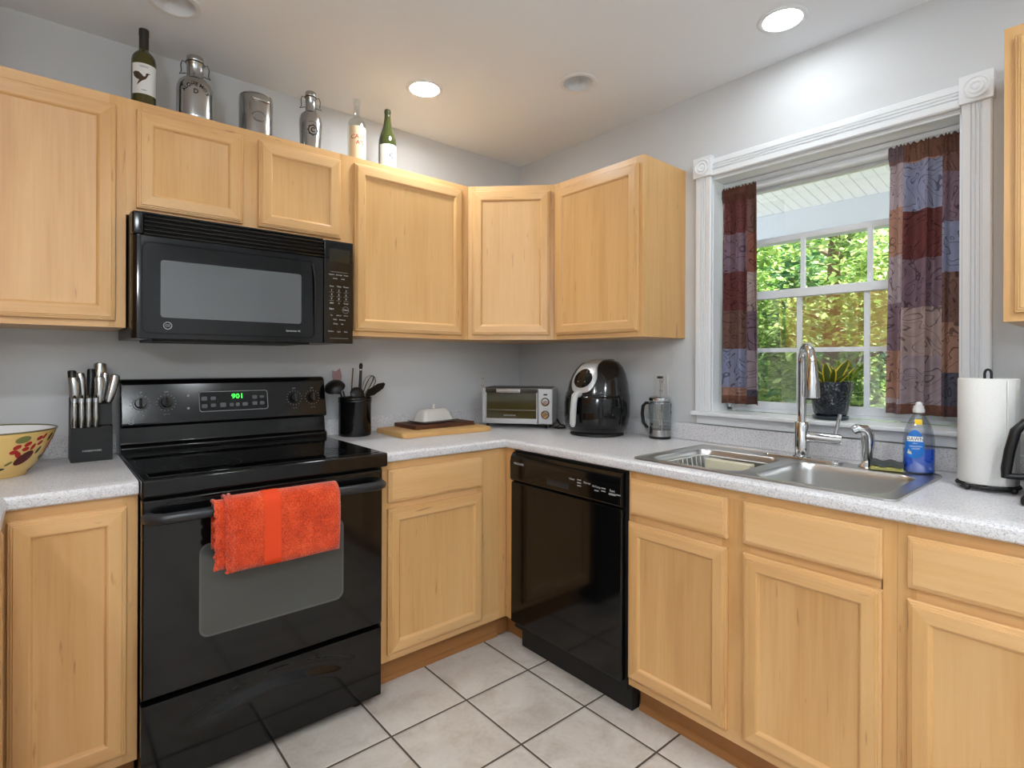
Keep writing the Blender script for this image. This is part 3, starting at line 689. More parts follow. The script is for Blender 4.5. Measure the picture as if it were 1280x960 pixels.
for bx, bz, w_, h_ in ((0.018, 0.052, 0.020, 0.016), (0.018, 0.022, 0.020, 0.016), (0.050, 0.052, 0.018, 0.014), (0.050, 0.024, 0.018, 0.014), (0.084, 0.024, 0.022, 0.018), (0.116, 0.024, 0.015, 0.014), (0.138, 0.024, 0.015, 0.014), (0.166, 0.024, 0.020, 0.014), (0.204, 0.052, 0.018, 0.014), (0.232, 0.052, 0.018, 0.010), (0.204, 0.026, 0.018, 0.014), (0.232, 0.026, 0.018, 0.014)):
    r3 = rrect(w_, h_, 0.004, 3, dx0 + bx, dh0 + bz)
    q.rings([[onface(a, b, o) for a, b in r3] for o in (0.0016, 0.0032)], BTN, cap1=True)
q.build('display_buttons', parent=disp, ang=30)
for z in (1.122, 1.074):
    q = MB(); q.tube([onface(-1.770 - cxs, hz(z), 0.0004), onface(-1.770 - cxs, hz(z), 0.003)], 0.005, GREYTXT, 10); q.build('indicator_light', parent=t)
def ge_badge(q, fn, r, m):      # round monogram badge: ring and script letters
    n = 28
    q.rings([[fn((r + d) * math.cos(2 * math.pi * i / n), (r + d) * math.sin(2 * math.pi * i / n)) for i in range(n)] for d in (-r * 0.1, r * 0.1)], m)
    q.text('GE', r * 1.05, fn, m)
q = MB(); ge_badge(q, lambda u, v: onface(-1.953 - cxs + u, hz(1.035) + v, 0.0009), 0.0105, GREYTXT); q.build('maker_badge', parent=t, smooth=False)
# oven door, window, handle, storage drawer
od = MB(); od.box(-hw + 0.002, hw - 0.020, Y(-0.668), Y(-0.626), 0.300, 0.862, BLACK, 0.006, 3)
od.box(-hw + 0.06, hw - 0.06, Y(-0.6700), Y(-0.6675), 0.8415, 0.8445, BLACK_S); od.box(-hw + 0.06, hw - 0.06, Y(-0.6700), Y(-0.6675), 0.8475, 0.8505, BLACK_S)
od = od.build('oven_door', parent=t)
wx0, wx1, wz0, wz1 = -1.842 - cxs, -1.397 - cxs, 0.432, 0.712
cw = ((wx0 + wx1) / 2, (wz0 + wz1) / 2); a_ = rrect(wx1 - wx0, wz1 - wz0, 0.028, 6, *cw); b_ = rrect(wx1 - wx0 - 0.012, wz1 - wz0 - 0.012, 0.024, 6, *cw)
q = MB(); q.rings([[(p[0], Y(-0.6683), p[1]) for p in a_], [(p[0], Y(-0.6692), p[1]) for p in a_], [(p[0], Y(-0.6692), p[1]) for p in b_]], mat('oven_window_border', (84, 86, 84), 0.2)); q.mi(OVENWIN)
f = q.bm.faces.new([q.bm.verts.new((p[0], Y(-0.6692), p[1])) for p in b_]); f.material_index = 1
q.build('oven_window', parent=od, smooth=False)
q = MB(); yh = Y(-0.722)
pts = [(-hw + 0.014, Y(-0.667), 0.812), (-hw + 0.022, Y(-0.700), 0.815), (-hw + 0.050, yh, 0.817)] + [(x, yh, 0.818) for x in (-0.2, 0, 0.2)] + [(hw - 0.068, yh, 0.817), (hw - 0.040, Y(-0.700), 0.815), (hw - 0.032, Y(-0.667), 0.812)]
q.tube(pts, [0.017, 0.0165, 0.0155, 0.015, 0.015, 0.015, 0.0155, 0.0165, 0.017], mat('charcoal_handle', (40, 42, 46), 0.34), 14); q.build('handle', parent=od)
dr = MB(); n = 64; rows = []
for k, z in enumerate([0.035, 0.06, 0.10, 0.13] + [0.14 + 0.0058 * q_ for q_ in range(21)] + [0.265, 0.273, 0.280]):
    row = []
    for i in range(n + 1):
        x = -hw + 0.002 + (2 * hw - 0.022) * i / n; u = (x + 0.0) / (hw * 0.72)
        arch = 0.245 - 0.055 * u * u
        dep = 0.0
        if abs(u) < 1 and z < arch + 0.012: k_ = max(0, min(1, (z - (arch - 0.055)) / 0.05)); dep = 0.012 * k_ * k_ * (3 - 2 * k_) * (1 - u ** 4)
        row.append((x, Y(-0.660) + dep, z))
    rows.append(row)
dr.rings(rows, BLACK, closed=False); dr.rings([[(-hw + 0.002, Y(-0.660), 0.280), (hw - 0.020, Y(-0.660), 0.280)], [(-hw + 0.002, Y(-0.63), 0.282), (hw - 0.020, Y(-0.63), 0.282)]], BLACK, closed=False)
dr.box(-hw + 0.003, hw - 0.021, Y(-0.659) + 0.020, Y(-0.627), 0.036, 0.279, BLACK_S)
dr.box(-hw + 0.002, -hw + 0.006, Y(-0.6595), Y(-0.63), 0.036, 0.281, BLACK); dr.box(hw - 0.024, hw - 0.020, Y(-0.6595), Y(-0.63), 0.036, 0.281, BLACK)
dr.build('storage_drawer', parent=t, ang=50)
for lx in (-hw + 0.07, hw - 0.09):
    for ly in (-0.60, -0.09):
        q = MB(); q.lathe([(0.02, 0), (0.02, 0.012), (0.012, 0.014), (0.012, 0.031)], (lx, Y(ly), 0), 14, BLACK_M); q.build('leveling_foot', parent=t)

# ------------------------------------------------------------------ orange towel folded over the oven handle
TX0, TX1 = -1.805, -1.452
t = thing('dish_towel', ((TX0 + TX1) / 2, -0.722, 0.65), 0, 'folded orange terry towel hanging over the oven door handle', 'towel')
xl, xr = TX0 - (TX0 + TX1) / 2, TX1 - (TX0 + TX1) / 2
def towel_layer(x0, x1, rad, zf, zb, th, m, wav=0.0, sx=0):
    q = MB(); rows = []
    yc, zc = 0.0, 0.818 - 0.65
    path = [(-rad - 0.004 * math.sin(2.5 * s), zf + (zc - zf) * s) for s in [i / 9 for i in range(10)]]
    path += [(-rad * math.cos(R(180 * i / 10)), zc + rad * math.sin(R(180 * i / 10))) for i in range(1, 10)]
    path += [(min(rad + 0.003, 0.0425), zc + (zb - zc) * s) for s in [i / 6 for i in range(7)]]
    for i in range(25):
        x = x0 + (x1 - x0) * i / 24
        fx = (x - xl) / (xr - xl)
        rows.append([(x + sx * (1 - (p[1] / 0.2)) * (0.006 if fx < .5 else 0.002), p[0] + wav * 0.004 * math.sin(fx * 9 + p[1] * 20) * (1 if p[0] < 0 else 0), p[1] - (0.0125 * math.sin(fx * 2.2) + 0.028 * (fx)) * 0) for p in path])
    q.rings(rows, m, closed=False); return q
towel_layer(xl + 0.004, xr, 0.0215, 0.000, 0.03, 0.007, TOWEL, 0.4).build('inner_fold', parent=t, solid=0.006)
towel_layer(xl - 0.010, xr - 0.006, 0.0285, 0.003, 0.05, 0.007, TOWEL, 0.5).build('middle_fold', parent=t, solid=0.006)
towel_layer(xl + 0.016, xr + 0.002, 0.0360, -0.010, 0.07, 0.007, TOWEL, 0.7).build('outer_fold', parent=t, solid=0.007)
towel_layer(xl + 0.118, xl + 0.168, 0.0403, -0.009, 0.10, 0.004, TOWELB, 0.7).build('woven_band', parent=t, solid=0.0015)
for dx, rad, zl in ((-0.010, 0.0300, 0.004), (0.004, 0.0225, 0.002), (0.018, 0.0385, -0.009), (0.031, 0.0395, -0.0085)):
    q = MB(); pts = []; rr = []
    for k in range(34):
        f = k / 33; z = zl + (0.168 - zl) * f if k < 26 else None
        if k < 26: p = (xl + dx + 0.0025 * math.sin(k * 1.3 + dx * 300), -rad - 0.003 * math.sin(2.5 * k / 25), zl + (0.168 - zl) * k / 25)
        else: a = R(180 * (k - 25) / 12); p = (xl + dx, -(rad + 0.001) * math.cos(a), 0.168 + (rad + 0.001) * math.sin(a))
        pts.append(p); rr.append(0.0048 + 0.0016 * math.sin(k * 2.1 + dx * 500))
    q.tube(pts, rr, TOWEL, 8); q.build('rolled_edge', parent=t)


# ------------------------------------------------------------------ over-the-range microwave
MX0, MX1, MZ0, MZ1 = -1.9835, -1.2265, 1.3265, 1.7355
cx = (MX0 + MX1) / 2
t = thing('microwave_oven', (cx, 0, MZ0), 0, 'black over-the-range microwave oven with grey door window', 'microwave')
hw = (MX1 - MX0) / 2; H = MZ1 - MZ0; XR = -1.2465 - cx
q = MB(); q.box(-hw, XR + 0.008, -0.372, -0.001, 0.004, H, BLACK_S, 0.002); q.box(-hw + 0.06, 0.2, -0.36, -0.05, -0.004, 0.005, BLACK_M, 0.001); q.build('body', parent=t)
XP = -1.366 - cx      # seam between door and control panel
q = MB(); q.box(-hw + 0.030, XP - 0.002, -0.393, -0.371, H - 0.075, H - 0.001, SLOTB, 0.001); q.box(-hw, -hw + 0.034, -0.405, -0.371, H - 0.0755, H - 0.0008, BLACK, 0.008, 3); q.box(-hw + 0.025, XP - 0.002, -0.405, -0.372, H - 0.007, H - 0.0012, BLACK, 0.002)
top = q.build('vent_grille', parent=t)
for k in range(5):
    z = H - 0.0735 + k * 0.0135
    q = MB(); q.prism([(-0.394, z + 0.001), (-0.406, z), (-0.4075, z + 0.0035), (-0.405, z + 0.0068), (-0.394, z + 0.0050)], 'x', -hw + 0.033, XP - 0.003, BLACK); q.build('louver', parent=top)
q = MB()      # door with a bulged, rounded left edge
prof = [(-hw, -0.372), (-hw, -0.385), (-hw + 0.004, -0.397), (-hw + 0.013, -0.4045), (-hw + 0.026, -0.407), (XP - 0.004, -0.407), (XP - 0.002, -0.405), (XP - 0.002, -0.372)]
q.prism(prof, 'z', 0.001, H - 0.077, BLACK, 0.0022)
dr = q.build('door', parent=t, ang=30)
wc = ((-1.905 - 1.455) / 2 - cx, (1.398 + 1.584) / 2 - MZ0); wr = rrect(0.452, 0.187, 0.010, 5, *wc)
q = MB(); q.rings([[(p[0], -0.4072, p[1]) for p in wr], [(p[0], -0.4078, p[1]) for p in wr]], MWWIN, cap1=True); q.build('door_window', parent=dr, smooth=False)
q = MB(); fr = rrect(0.552, 0.292, 0.022, 6, (-1.955 - 1.405) / 2 - cx, (1.344 + 1.640) / 2 - MZ0)
q.tube([(p[0], -0.4074, p[1]) for p in fr], 0.0016, BLACK_G, 6, loop=True); q.build('door_groove', parent=dr)
q = MB(); q.tube(bez((-1.412 - cx, -0.405, 1.630 - MZ0), (-1.400 - cx, -0.418, 1.60 - MZ0), (-1.404 - cx, -0.413, 1.45 - MZ0), (-1.404 - cx, -0.4065, 1.36 - MZ0), 10), [0.006] * 4 + [0.005] * 4 + [0.003] * 3, BLACK, 8); q.build('door_handle', parent=dr)
q = MB(); ge_badge(q, lambda u, v: (-1.886 - cx + u, -0.4081, 1.3715 - MZ0 + v), 0.0115, GREYTXT); q.build('maker_badge', parent=dr, smooth=False)
q = MB(); q.text('Spacemaker XL', 0.0085, lambda u, v: (-1.483 - cx + u, -0.4078, 1.370 - MZ0 + v), LTXT); q.build('model_lettering', parent=dr, smooth=False)
q = MB(); q.box(XP, XR, -0.4065, -0.371, 0.001, H - 0.0765, BLACK, 0.004, 2); q.box(XP + 0.001, XR - 0.001, -0.4063, -0.38, H - 0.078, H - 0.004, BLACK, 0.003, 2); cp = q.build('control_panel', parent=t)
q = MB(); q.box(-1.346 - cx, -1.262 - cx, -0.4078, -0.4062, 1.648 - MZ0, 1.700 - MZ0, mat('microwave_display', (34, 32, 20), 0.08), 0.0006); q.build('display', parent=cp)
q = MB()
def mt(s, x, z, size): q.text(s, size, lambda u, v: (x - cx + u, -0.4071, z - MZ0 + v), LTXT)
q.box(-1.340 - cx, -1.270 - cx, -0.4071, -0.4064, 1.6085 - MZ0, 1.6095 - MZ0, GREYTXT)
for x, s in ((-1.336, 'Popcorn'), (-1.306, 'Beverage'), (-1.277, 'Reheat')): mt(s, x, 1.598, 0.0065)
for x, s in ((-1.322, 'Snacks'), (-1.290, 'Cook')): mt(s, x, 1.583, 0.0065)
for x, s in ((-1.336, 'Auto'), (-1.306, 'Time'), (-1.277, 'Power')): mt(s, x, 1.552, 0.0085)
for r_ in range(3):
    for c_ in range(3):
        mt(str(r_ * 3 + c_ + 1), -1.336 + c_ * 0.0295, 1.536 - r_ * 0.0165, 0.0105)
        q.box(-1.345 + c_ * 0.0295 - cx, -1.327 + c_ * 0.0295 - cx, -0.4071, -0.4064, 1.5285 - r_ * 0.0165 - MZ0, 1.5293 - r_ * 0.0165 - MZ0, GREYTXT)
for x, s in ((-1.336, 'Add'), (-1.306, '0'), (-1.277, 'Timer')): mt(s, x, 1.486, 0.0085)
mt('Start', -1.336, 1.463, 0.0095); mt('Clear', -1.279, 1.461, 0.0095)
q_ = MB(); q_.torus((-1.279 - cx, -0.4068, 1.461 - MZ0), 0.013, 0.0006, GREYTXT, 24, 6, 'y'); q_.build('key_ring', parent=cp)
for x, s in ((-1.336, 'Fan'), (-1.306, 'Defrost'), (-1.277, 'Sensor')): mt(s, x, 1.438, 0.0065)
for x, z, s in ((-1.322, 1.422, 'Help'), (-1.292, 1.421, 'Memory'), (-1.320, 1.405, 'Delay'), (-1.292, 1.404, 'Set'), (-1.338, 1.375, 'Surface'), (-1.306, 1.374, 'Light'), (-1.278, 1.374, 'Vent')): mt(s, x, z, 0.0075)
q.box(-1.342 - cx, -1.268 - cx, -0.4071, -0.4064, 1.347 - MZ0, 1.348 - MZ0, GREYTXT)
q.build('keypad_print', parent=cp, smooth=False)

# ------------------------------------------------------------------ dishwasher (front faces -x)
t = thing('dishwasher', (-0.611, -0.6690, 0), R(-90), 'black built-in dishwasher between the corner and the sink cabinet', 'dishwasher')
DWW = 0.6215
q = MB(); q.box(0.004, DWW - 0.004, 0.002, 0.56, 0.09, 0.868, BLACK_M); q.build('tub', parent=t, smooth=False)
q = MB(); q.box(0.004, DWW - 0.012, -0.024, 0.001, 0.122, 0.735, BLACK, 0.006, 3); dd = q.build('door', parent=t)
q = MB(); q.prism([(0.001, 0.737), (-0.020, 0.737), (-0.030, 0.748), (-0.030, 0.820), (-0.026, 0.846), (-0.014, 0.862), (0.001, 0.862)], 'x', 0.004, DWW - 0.012, BLACK, 0.003); q.build('control_strip', parent=t, ang=30)
q = MB(); q.box(0.235, 0.360, -0.0308, -0.0295, 0.7605, 0.7860, BLACK_M, 0.0005); q.box(0.238, 0.357, -0.0310, -0.0305, 0.763, 0.778, SLOT); q.build('grip_recess', parent=t)
q = MB(); q.text('FRIGIDAIRE', 0.0125, lambda u, v: (0.063 + u, -0.0306, 0.824 - 0.006 + v), LTXT); q.build('brand_lettering', parent=t, smooth=False)
q = MB()
def dt(s, x, z, size, m=LTXT): q.text(s, size, lambda u, v: (x + u, -0.0306, z + v), m)
dt('Heavy', 0.374, 0.806, 0.011); dt('Normal', 0.452, 0.803, 0.011); dt('Hi-Temp', 0.498, 0.797, 0.011); dt('Start', 0.572, 0.795, 0.012)
for x, z in ((0.412, 0.808), (0.412, 0.797), (0.412, 0.786), (0.498, 0.783), (0.531, 0.797), (0.531, 0.787), (0.600, 0.785)): q.box(x - 0.010, x + 0.010, -0.0308, -0.0302, z - 0.0022, z + 0.0022, GREYTXT)
q.box(0.556, 0.588, -0.0308, -0.0302, 0.779, 0.786, GREYTXT); q.build('button_print', parent=t, smooth=False)
q = MB(); q.box(0.020, DWW + 0.002 - 0.006, 0.030, 0.072, 0.002, 0.120, BLACK_M, 0.002); q.build('kick_plate', parent=t)
for lx in (0.06, DWW - 0.06):
    q = MB(); q.lathe([(0.018, 0), (0.018, 0.01), (0.008, 0.012), (0.008, 0.092)], (lx, 0.10, 0), 12, BLACK_M); q.build('leveling_foot', parent=t)

# ------------------------------------------------------------------ sink
t = thing('kitchen_sink', (-0.3565, -1.69, CZ), 0, 'stainless steel double-bowl sink set into the worktop under the window', 'sink')
sx, sy = -0.3565, -1.69
def SL(x, y, z): return (x - sx, y - sy, z - CZ)
q = MB()
outer = rrect(0.485, 0.800, 0.028, 6)
b1 = rrect(0.355, 0.325, 0.055, 7, -0.383 - sx, -1.497 - sy); b2 = rrect(0.355, 0.345, 0.055, 7, -0.383 - sx, -1.876 - sy)
zt = 0.0055
def lp(pts, z): return [q.bm.verts.new((p[0], p[1], z)) for p in pts]
def el(vs): return [q.bm.edges.new((vs[i], vs[(i + 1) % len(vs)])) for i in range(len(vs))]
in1 = [( p[0] * 0.975, p[1] * 0.985) for p in outer]
vo = lp(in1, zt - 0.002); v1 = lp(b1, zt - 0.002); v2 = lp(b2, zt - 0.002)
bmesh.ops.triangle_fill(q.bm, use_beauty=True, use_dissolve=False, edges=el(vo) + el(v1) + el(v2))
q.mi(STEEL_S)
q.rings([[(p[0], p[1], 0.0008) for p in outer], [(p[0] * 0.998, p[1] * 0.998, zt) for p in outer], [(p[0] * 0.988, p[1] * 0.991, zt + 0.001) for p in outer], [(p[0], p[1], zt - 0.002) for p in in1]], STEEL_S)
def bowl(b, depth):
    cx_, cy_ = sum(p[0] for p in b) / len(b), sum(p[1] for p in b) / len(b)
    def s_(k, z): return [(cx_ + (p[0] - cx_) * k, cy_ + (p[1] - cy_) * k, z) for p in b]
    q.rings([s_(1, zt - 0.002), s_(0.985, zt - 0.006), s_(0.97, -0.02), s_(0.945, -depth + 0.04), s_(0.90, -depth + 0.012), s_(0.80, -depth + 0.001), s_(0.16, -depth - 0.004), s_(0.155, -depth - 0.010)], STEEL_S, cap1=True)
bowl(b1, 0.165); bowl(b2, 0.165)
bmesh.ops.remove_doubles(q.bm, verts=q.bm.verts, dist=0.0002)
q.build('basin', parent=t, ang=35)
for by in (-1.497, -1.876):
    q = MB(); q.lathe([(0.028, 0.0005), (0.026, 0.004), (0.018, 0.002), (0.0005, 0.001)], (-0.383 - sx, by - sy, -0.174), 24, CHROME, False); q.build('drain', parent=t)

# faucet with deck plate, pull-down head and lever
FX, FY, FZ = -0.150, -1.692, CZ + 0.0040
t = thing('faucet', (FX, FY, FZ), 0, 'chrome gooseneck pull-down faucet behind the sink', 'faucet')
q = MB(); pl = rrect(0.052, 0.265, 0.025, 8)
q.rings([[(p[0], p[1], 0) for p in pl], [(p[0], p[1], 0.005) for p in pl], [(p[0] * 0.93, p[1] * 0.985, 0.0075) for p in pl]], CHROME, cap0=True, cap1=True); q.build('deck_plate', parent=t)
q = MB(); q.lathe([(0.029, 0.0076), (0.029, 0.012), (0.0235, 0.016), (0.0235, 0.128), (0.0215, 0.131), (0.0155, 0.132)], n=24, m=CHROME); q.build('body', parent=t)
hd = Vector((-0.806, -0.591, 0)); rad = 0.058
neck = [Vector((0, 0, 0.13)), Vector((0, 0, 0.22)), Vector((0, 0, 0.335))]
for i in range(1, 15):
    a = R(180 * i / 14); neck.append(hd * (rad - rad * math.cos(a)) + Vector((0, 0, 0.335 + 0.062 * math.sin(a))))
q = MB(); q.tube(neck, 0.0138, CHROME, 16); q.build('neck', parent=t)
e = hd * (2 * rad)
q = MB(); q.tube([e + Vector((0, 0, 0.336)), e + Vector((0, 0, 0.325)), e + Vector((0, 0, 0.30)), e + Vector((0, 0, 0.27)), e + Vector((0, 0, 0.225)), e + Vector((0, 0, 0.222))], [0.0145, 0.0165, 0.019, 0.0225, 0.0245, 0.022], CHROME, 20); sh = q.build('spray_head', parent=t)
q = MB(); q.tube([e + Vector((0, 0, 0.2215)), e + Vector((0, 0, 0.217))], 0.017, BLACK_M, 18); q.build('spray_face', parent=sh)
q = MB(); q.tube([(0, -0.02, 0.080), (0.020, -0.118, 0.076)], 0.0195, CHROME, 20); q.tube([(0.020, -0.1185, 0.076), (0.0205, -0.121, 0.076)], 0.017, CHROME, 20)
hv = q.build('valve_barrel', parent=t)
q = MB(); q.tube([(0.017, -0.102, 0.092), (0.018, -0.107, 0.120), (0.020, -0.116, 0.165)], [0.0075, 0.0065, 0.0055], CHROME, 12); q.build('lever', parent=hv)
# side sprayer
t = thing('side_sprayer', (-0.150, -1.895, FZ - 0.0005), 0, 'chrome side sprayer standing right of the faucet', 'sprayer')
q = MB(); q.lathe([(0.027, 0), (0.026, 0.006), (0.018, 0.014), (0.0155, 0.024)], n=22, m=CHROME); q.build('holder', parent=t)
q = MB(); q.tube([(0, 0, 0.022), (0, 0, 0.05), (0, -0.002, 0.085), (-0.003, -0.001, 0.108), (-0.013, 0.006, 0.124), (-0.028, 0.020, 0.127), (-0.036, 0.031, 0.119)], [0.0145, 0.0165, 0.0195, 0.019, 0.0175, 0.0155, 0.0135], CHROME, 18); q.build('spray_handle', parent=t)

# ------------------------------------------------------------------ curtains on a white tension rod
t = tag(MB().cyl((0.062, WY1 + 0.0006, 1.992), (0.062, WY0 - 0.0006, 1.992), 0.0075, VINYL, 14).build('curtain_rod'), 'thin white tension rod across the top of the window recess', 'curtain rod')
def curtain(y0, y1, y0b, y1b, folds, seed, label):
    rnd = random.Random(seed); NU, NV = 110, 26; zt, zb = 2.006, 1.082
    ph = [rnd.uniform(0, 6.28) for _ in range(4)]
    def pos(u, v):                       # u across 0..1, v from bottom 0 to top 1
        w = u + 0.03 * math.sin(u * 7 + ph[0]); a = 2 * math.pi * folds * w
        amp = 0.012 + 0.012 * (1 - v) * (0.6 + 0.4 * math.sin(u * 5 + ph[1]))
        yy = (y0 + (y1 - y0) * u) * v + (y0b + (y1b - y0b) * u) * (1 - v)
        x = 0.062 + amp * math.sin(a + ph[2]) + 0.006 * math.sin(2.3 * a + ph[3]) * (1 - 0.5 * v) - 0.010 * (1 - v)
        if v > 0.955: x = 0.0475 + (x - 0.062) * 0.16 + 0.0024 * math.sin(u * 120)
        yy += 0.010 * math.sin(a * 1.0 + ph[2] + 1.2) * (0.5 + 0.5 * (1 - v))
        z = zb + (zt - zb) * v
        if v == 1: z += 0.004 * math.sin(u * 90 + ph[1])
        return Vector((x, min(max(yy, WY1 + 0.012), WY0 - 0.012), z))
    q = MB(); q.mi(CURT); uvs = {}
    vs_ = [0, 0.02] + [i / NV for i in range(1, NV)] + [0.965, 0.985, 1]
    vs_ = sorted(set(vs_)); cols = []
    wid = 1.9 * abs(y1 - y0)
    for i in range(NU + 1):
        u = i / NU; col = []
        for v in vs_:
            vert = q.bm.verts.new(pos(u, v)); uvs[vert] = (u * wid + seed * 0.37, (zt - zb) * v); col.append(vert)
        cols.append(col)
    uvl = q.bm.loops.layers.uv.new('UVMap')
    for a, b in zip(cols[:-1], cols[1:]):
        for k in range(len(vs_) - 1):
            f = q.bm.faces.new((a[k], b[k], b[k + 1], a[k + 1]))
            for l in f.loops: l[uvl].uv = uvs[l.vert]
    return tag(q.build('curtain', ang=80, solid=0.0015), label, 'curtain', 'window curtains')
curtain(-1.275, -1.432, -1.272, -1.448, 3.4, 3, 'narrow patchwork scroll-print curtain at the corner-cabinet side of the window')
curtain(-1.900, -2.098, -1.892, -2.096, 3.2, 8, 'wider patchwork scroll-print curtain on the paper towel side of the window')

# ------------------------------------------------------------------ bottles and growlers on top of the wall cabinets
TOPZ = UZ + UH
def bottle(name, x, y, label, cat, prof, glass, n=30, group='bottles and growlers on the wall cabinets'):
    t = thing(name, (x, y, TOPZ), 0, label, cat, group)
    q = MB(); q.lathe(prof, n=n, m=glass); q.build('bottle_body', parent=t, ang=50); return t
def poly(q, pts, fn, m):
    from mathutils.geometry import tessellate_polygon
    b2 = bmesh.new(); vs = [b2.verts.new((p[0], p[1], 0)) for p in pts]
    for tr in tessellate_polygon([[Vector((p[0], p[1], 0)) for p in pts]]): b2.faces.new([vs[i] for i in tr])
    x0, x1 = min(p[0] for p in pts), max(p[0] for p in pts); n = int((x1 - x0) / 0.004)
    for i in range(1, n + 1):      # sliced into strips so that it can follow a round surface
        bmesh.ops.bisect_plane(b2, geom=b2.verts[:] + b2.edges[:] + b2.faces[:], plane_co=(x0 + i * 0.004, 0, 0), plane_no=(1, 0, 0))
    vm = {v: q.bm.verts.new(fn(v.co.x, v.co.y)) for v in b2.verts}
    for f in b2.faces: q.bm.faces.new([vm[v] for v in f.verts]).material_index = q.mi(m)
    b2.free()
def arcmap(fn, rho, y0): return lambda u, v: fn((rho + v) * math.sin(u / rho), (rho + v) * math.cos(u / rho) - rho + y0)
# 1 olive wine bottle with a bird label
bx, by = -1.930, -0.20; ph = face_cam(bx, by) + 0.12
t = bottle('wine_bottle', bx, by, 'olive green wine bottle with a bird on its white label, first in the row', 'bottle', [(0.030, 0), (0.0365, 0.004), (0.0375, 0.012), (0.0375, 0.180), (0.0355, 0.196), (0.028, 0.210), (0.018, 0.219), (0.0145, 0.228), (0.0142, 0.292), (0.0005, 0.292)], OLIVE)
q = MB(); q.lathe([(0.0147, 0.226), (0.0145, 0.275), (0.0155, 0.277), (0.0155, 0.297), (0.012, 0.299), (0.0005, 0.2992)], n=24, m=FOIL, cap0=False); q.build('foil_capsule', parent=t)
q = MB(); curved_patch(q, 0, 0, 0.0379, ph, 1.15, 0.060, 0.165, LABELW)
fn = cylmap(0, 0, 0.0382, ph, 0.112)
poly(q, [(-0.040, 0.020), (-0.031, 0.024), (-0.020, 0.022), (-0.011, 0.014), (-0.005, 0.007), (0.001, 0.010), (0.001, 0.017), (0.005, 0.021), (0.016, 0.0205), (0.009, 0.016), (0.006, 0.008), (0.001, -0.001), (-0.009, -0.008), (-0.022, -0.021), (-0.026, -0.025), (-0.023, -0.016), (-0.018, -0.006), (-0.027, -0.002), (-0.035, 0.006)], fn, BIRD)
q.text('PINE RIDGE', 0.006, lambda u, v: fn(u * 1.1 - 0.004, v + 0.043), INKB) if False else None
q.box(0, 0.0001, 0, 0.0001, 0.1, 0.1001, LABELW)
for w_, z_, h_ in ((0.030, 0.043, 0.0012), (0.024, 0.039, 0.0012), (0.016, -0.040, 0.0014), (0.010, -0.0405, 0.0014)):
    q.rings([[fn(-w_ / 2 + w_ * i / 8 - 0.004, z_ + s) for i in range(9)] for s in (0, h_)], INKB, closed=False)
q.build('label', parent=t, smooth=False)
# 2 big steel growler
def growler(x, y, R0, hs, htot, label, pr):
    t = thing('growler', (x, y, TOPZ), 0, label, 'growler', 'bottles and growlers on the wall cabinets')
    rn = R0 * 0.46
    q = MB(); q.lathe([(R0 * 0.9, 0), (R0 * 0.97, 0.004), (R0 * pr, 0.03), (R0, hs * 0.72), (R0 * 0.98, hs * 0.84), (R0 * 0.88, hs * 0.94), (R0 * 0.70, hs * 1.0), (rn * 1.04, hs * 1.035), (rn, hs * 1.05), (rn, htot - 0.030), (rn * 1.08, htot - 0.028), (rn * 1.08, htot - 0.023), (rn * 0.9, htot - 0.021)], n=36, m=STEEL); q.build('growler_body', parent=t, ang=50)
    q = MB(); q.lathe([(rn * 0.95, htot - 0.0205), (rn * 1.02, htot - 0.018), (rn * 1.02, htot - 0.003), (rn * 0.9, htot), (0.0005, htot + 0.0005)], n=28, m=STEEL); q.build('stopper', parent=t, ang=50)
    a = face_cam(x, y) + R(90); d = Vector((math.cos(a), math.sin(a), 0)); z0 = htot - 0.024; n_ = d.cross(Vector((0, 0, 1)))
    q = MB()
    q.torus((0, 0, z0), rn * 1.1, 0.0021, DKMETAL, 28, 6)
    for s in (1, -1):
        pts = [d * s * rn * 1.1 + Vector((0, 0, z0)), d * s * (rn * 1.1 + 0.010) + Vector((0, 0, z0 + 0.004)), d * s * (rn * 1.1 + 0.015) + Vector((0, 0, z0 - 0.012)), d * s * (rn * 1.1 + 0.013) + n_ * 0.004 + Vector((0, 0, z0 - 0.038)), d * s * (rn * 1.1 + 0.020) + Vector((0, 0, z0 - 0.046)), d * s * (rn * 1.05) + Vector((0, 0, z0 - 0.040))]
        q.tube(pts, 0.0017, DKMETAL, 6)
    q.build('swing_bail', parent=t)
    return t
gx, gy = -1.772, -0.20; ph = face_cam(gx, gy) + 0.05
t = growler(gx, gy, 0.0600, 0.170, 0.258, 'large steel swing-top growler with arched black lettering', 1.0)
fn = cylmap(0, 0, 0.0604, ph, 0.118)
q = MB(); q.text('ALOHE MO\'S', 0.0185, arcmap(lambda u, v: fn(u, v), 0.046, 0.018), INK, 0.02); q.text('D', 0.023, lambda u, v: fn(u, v - 0.008), INK, 0.02); q.build('lettering', parent=t, smooth=False)
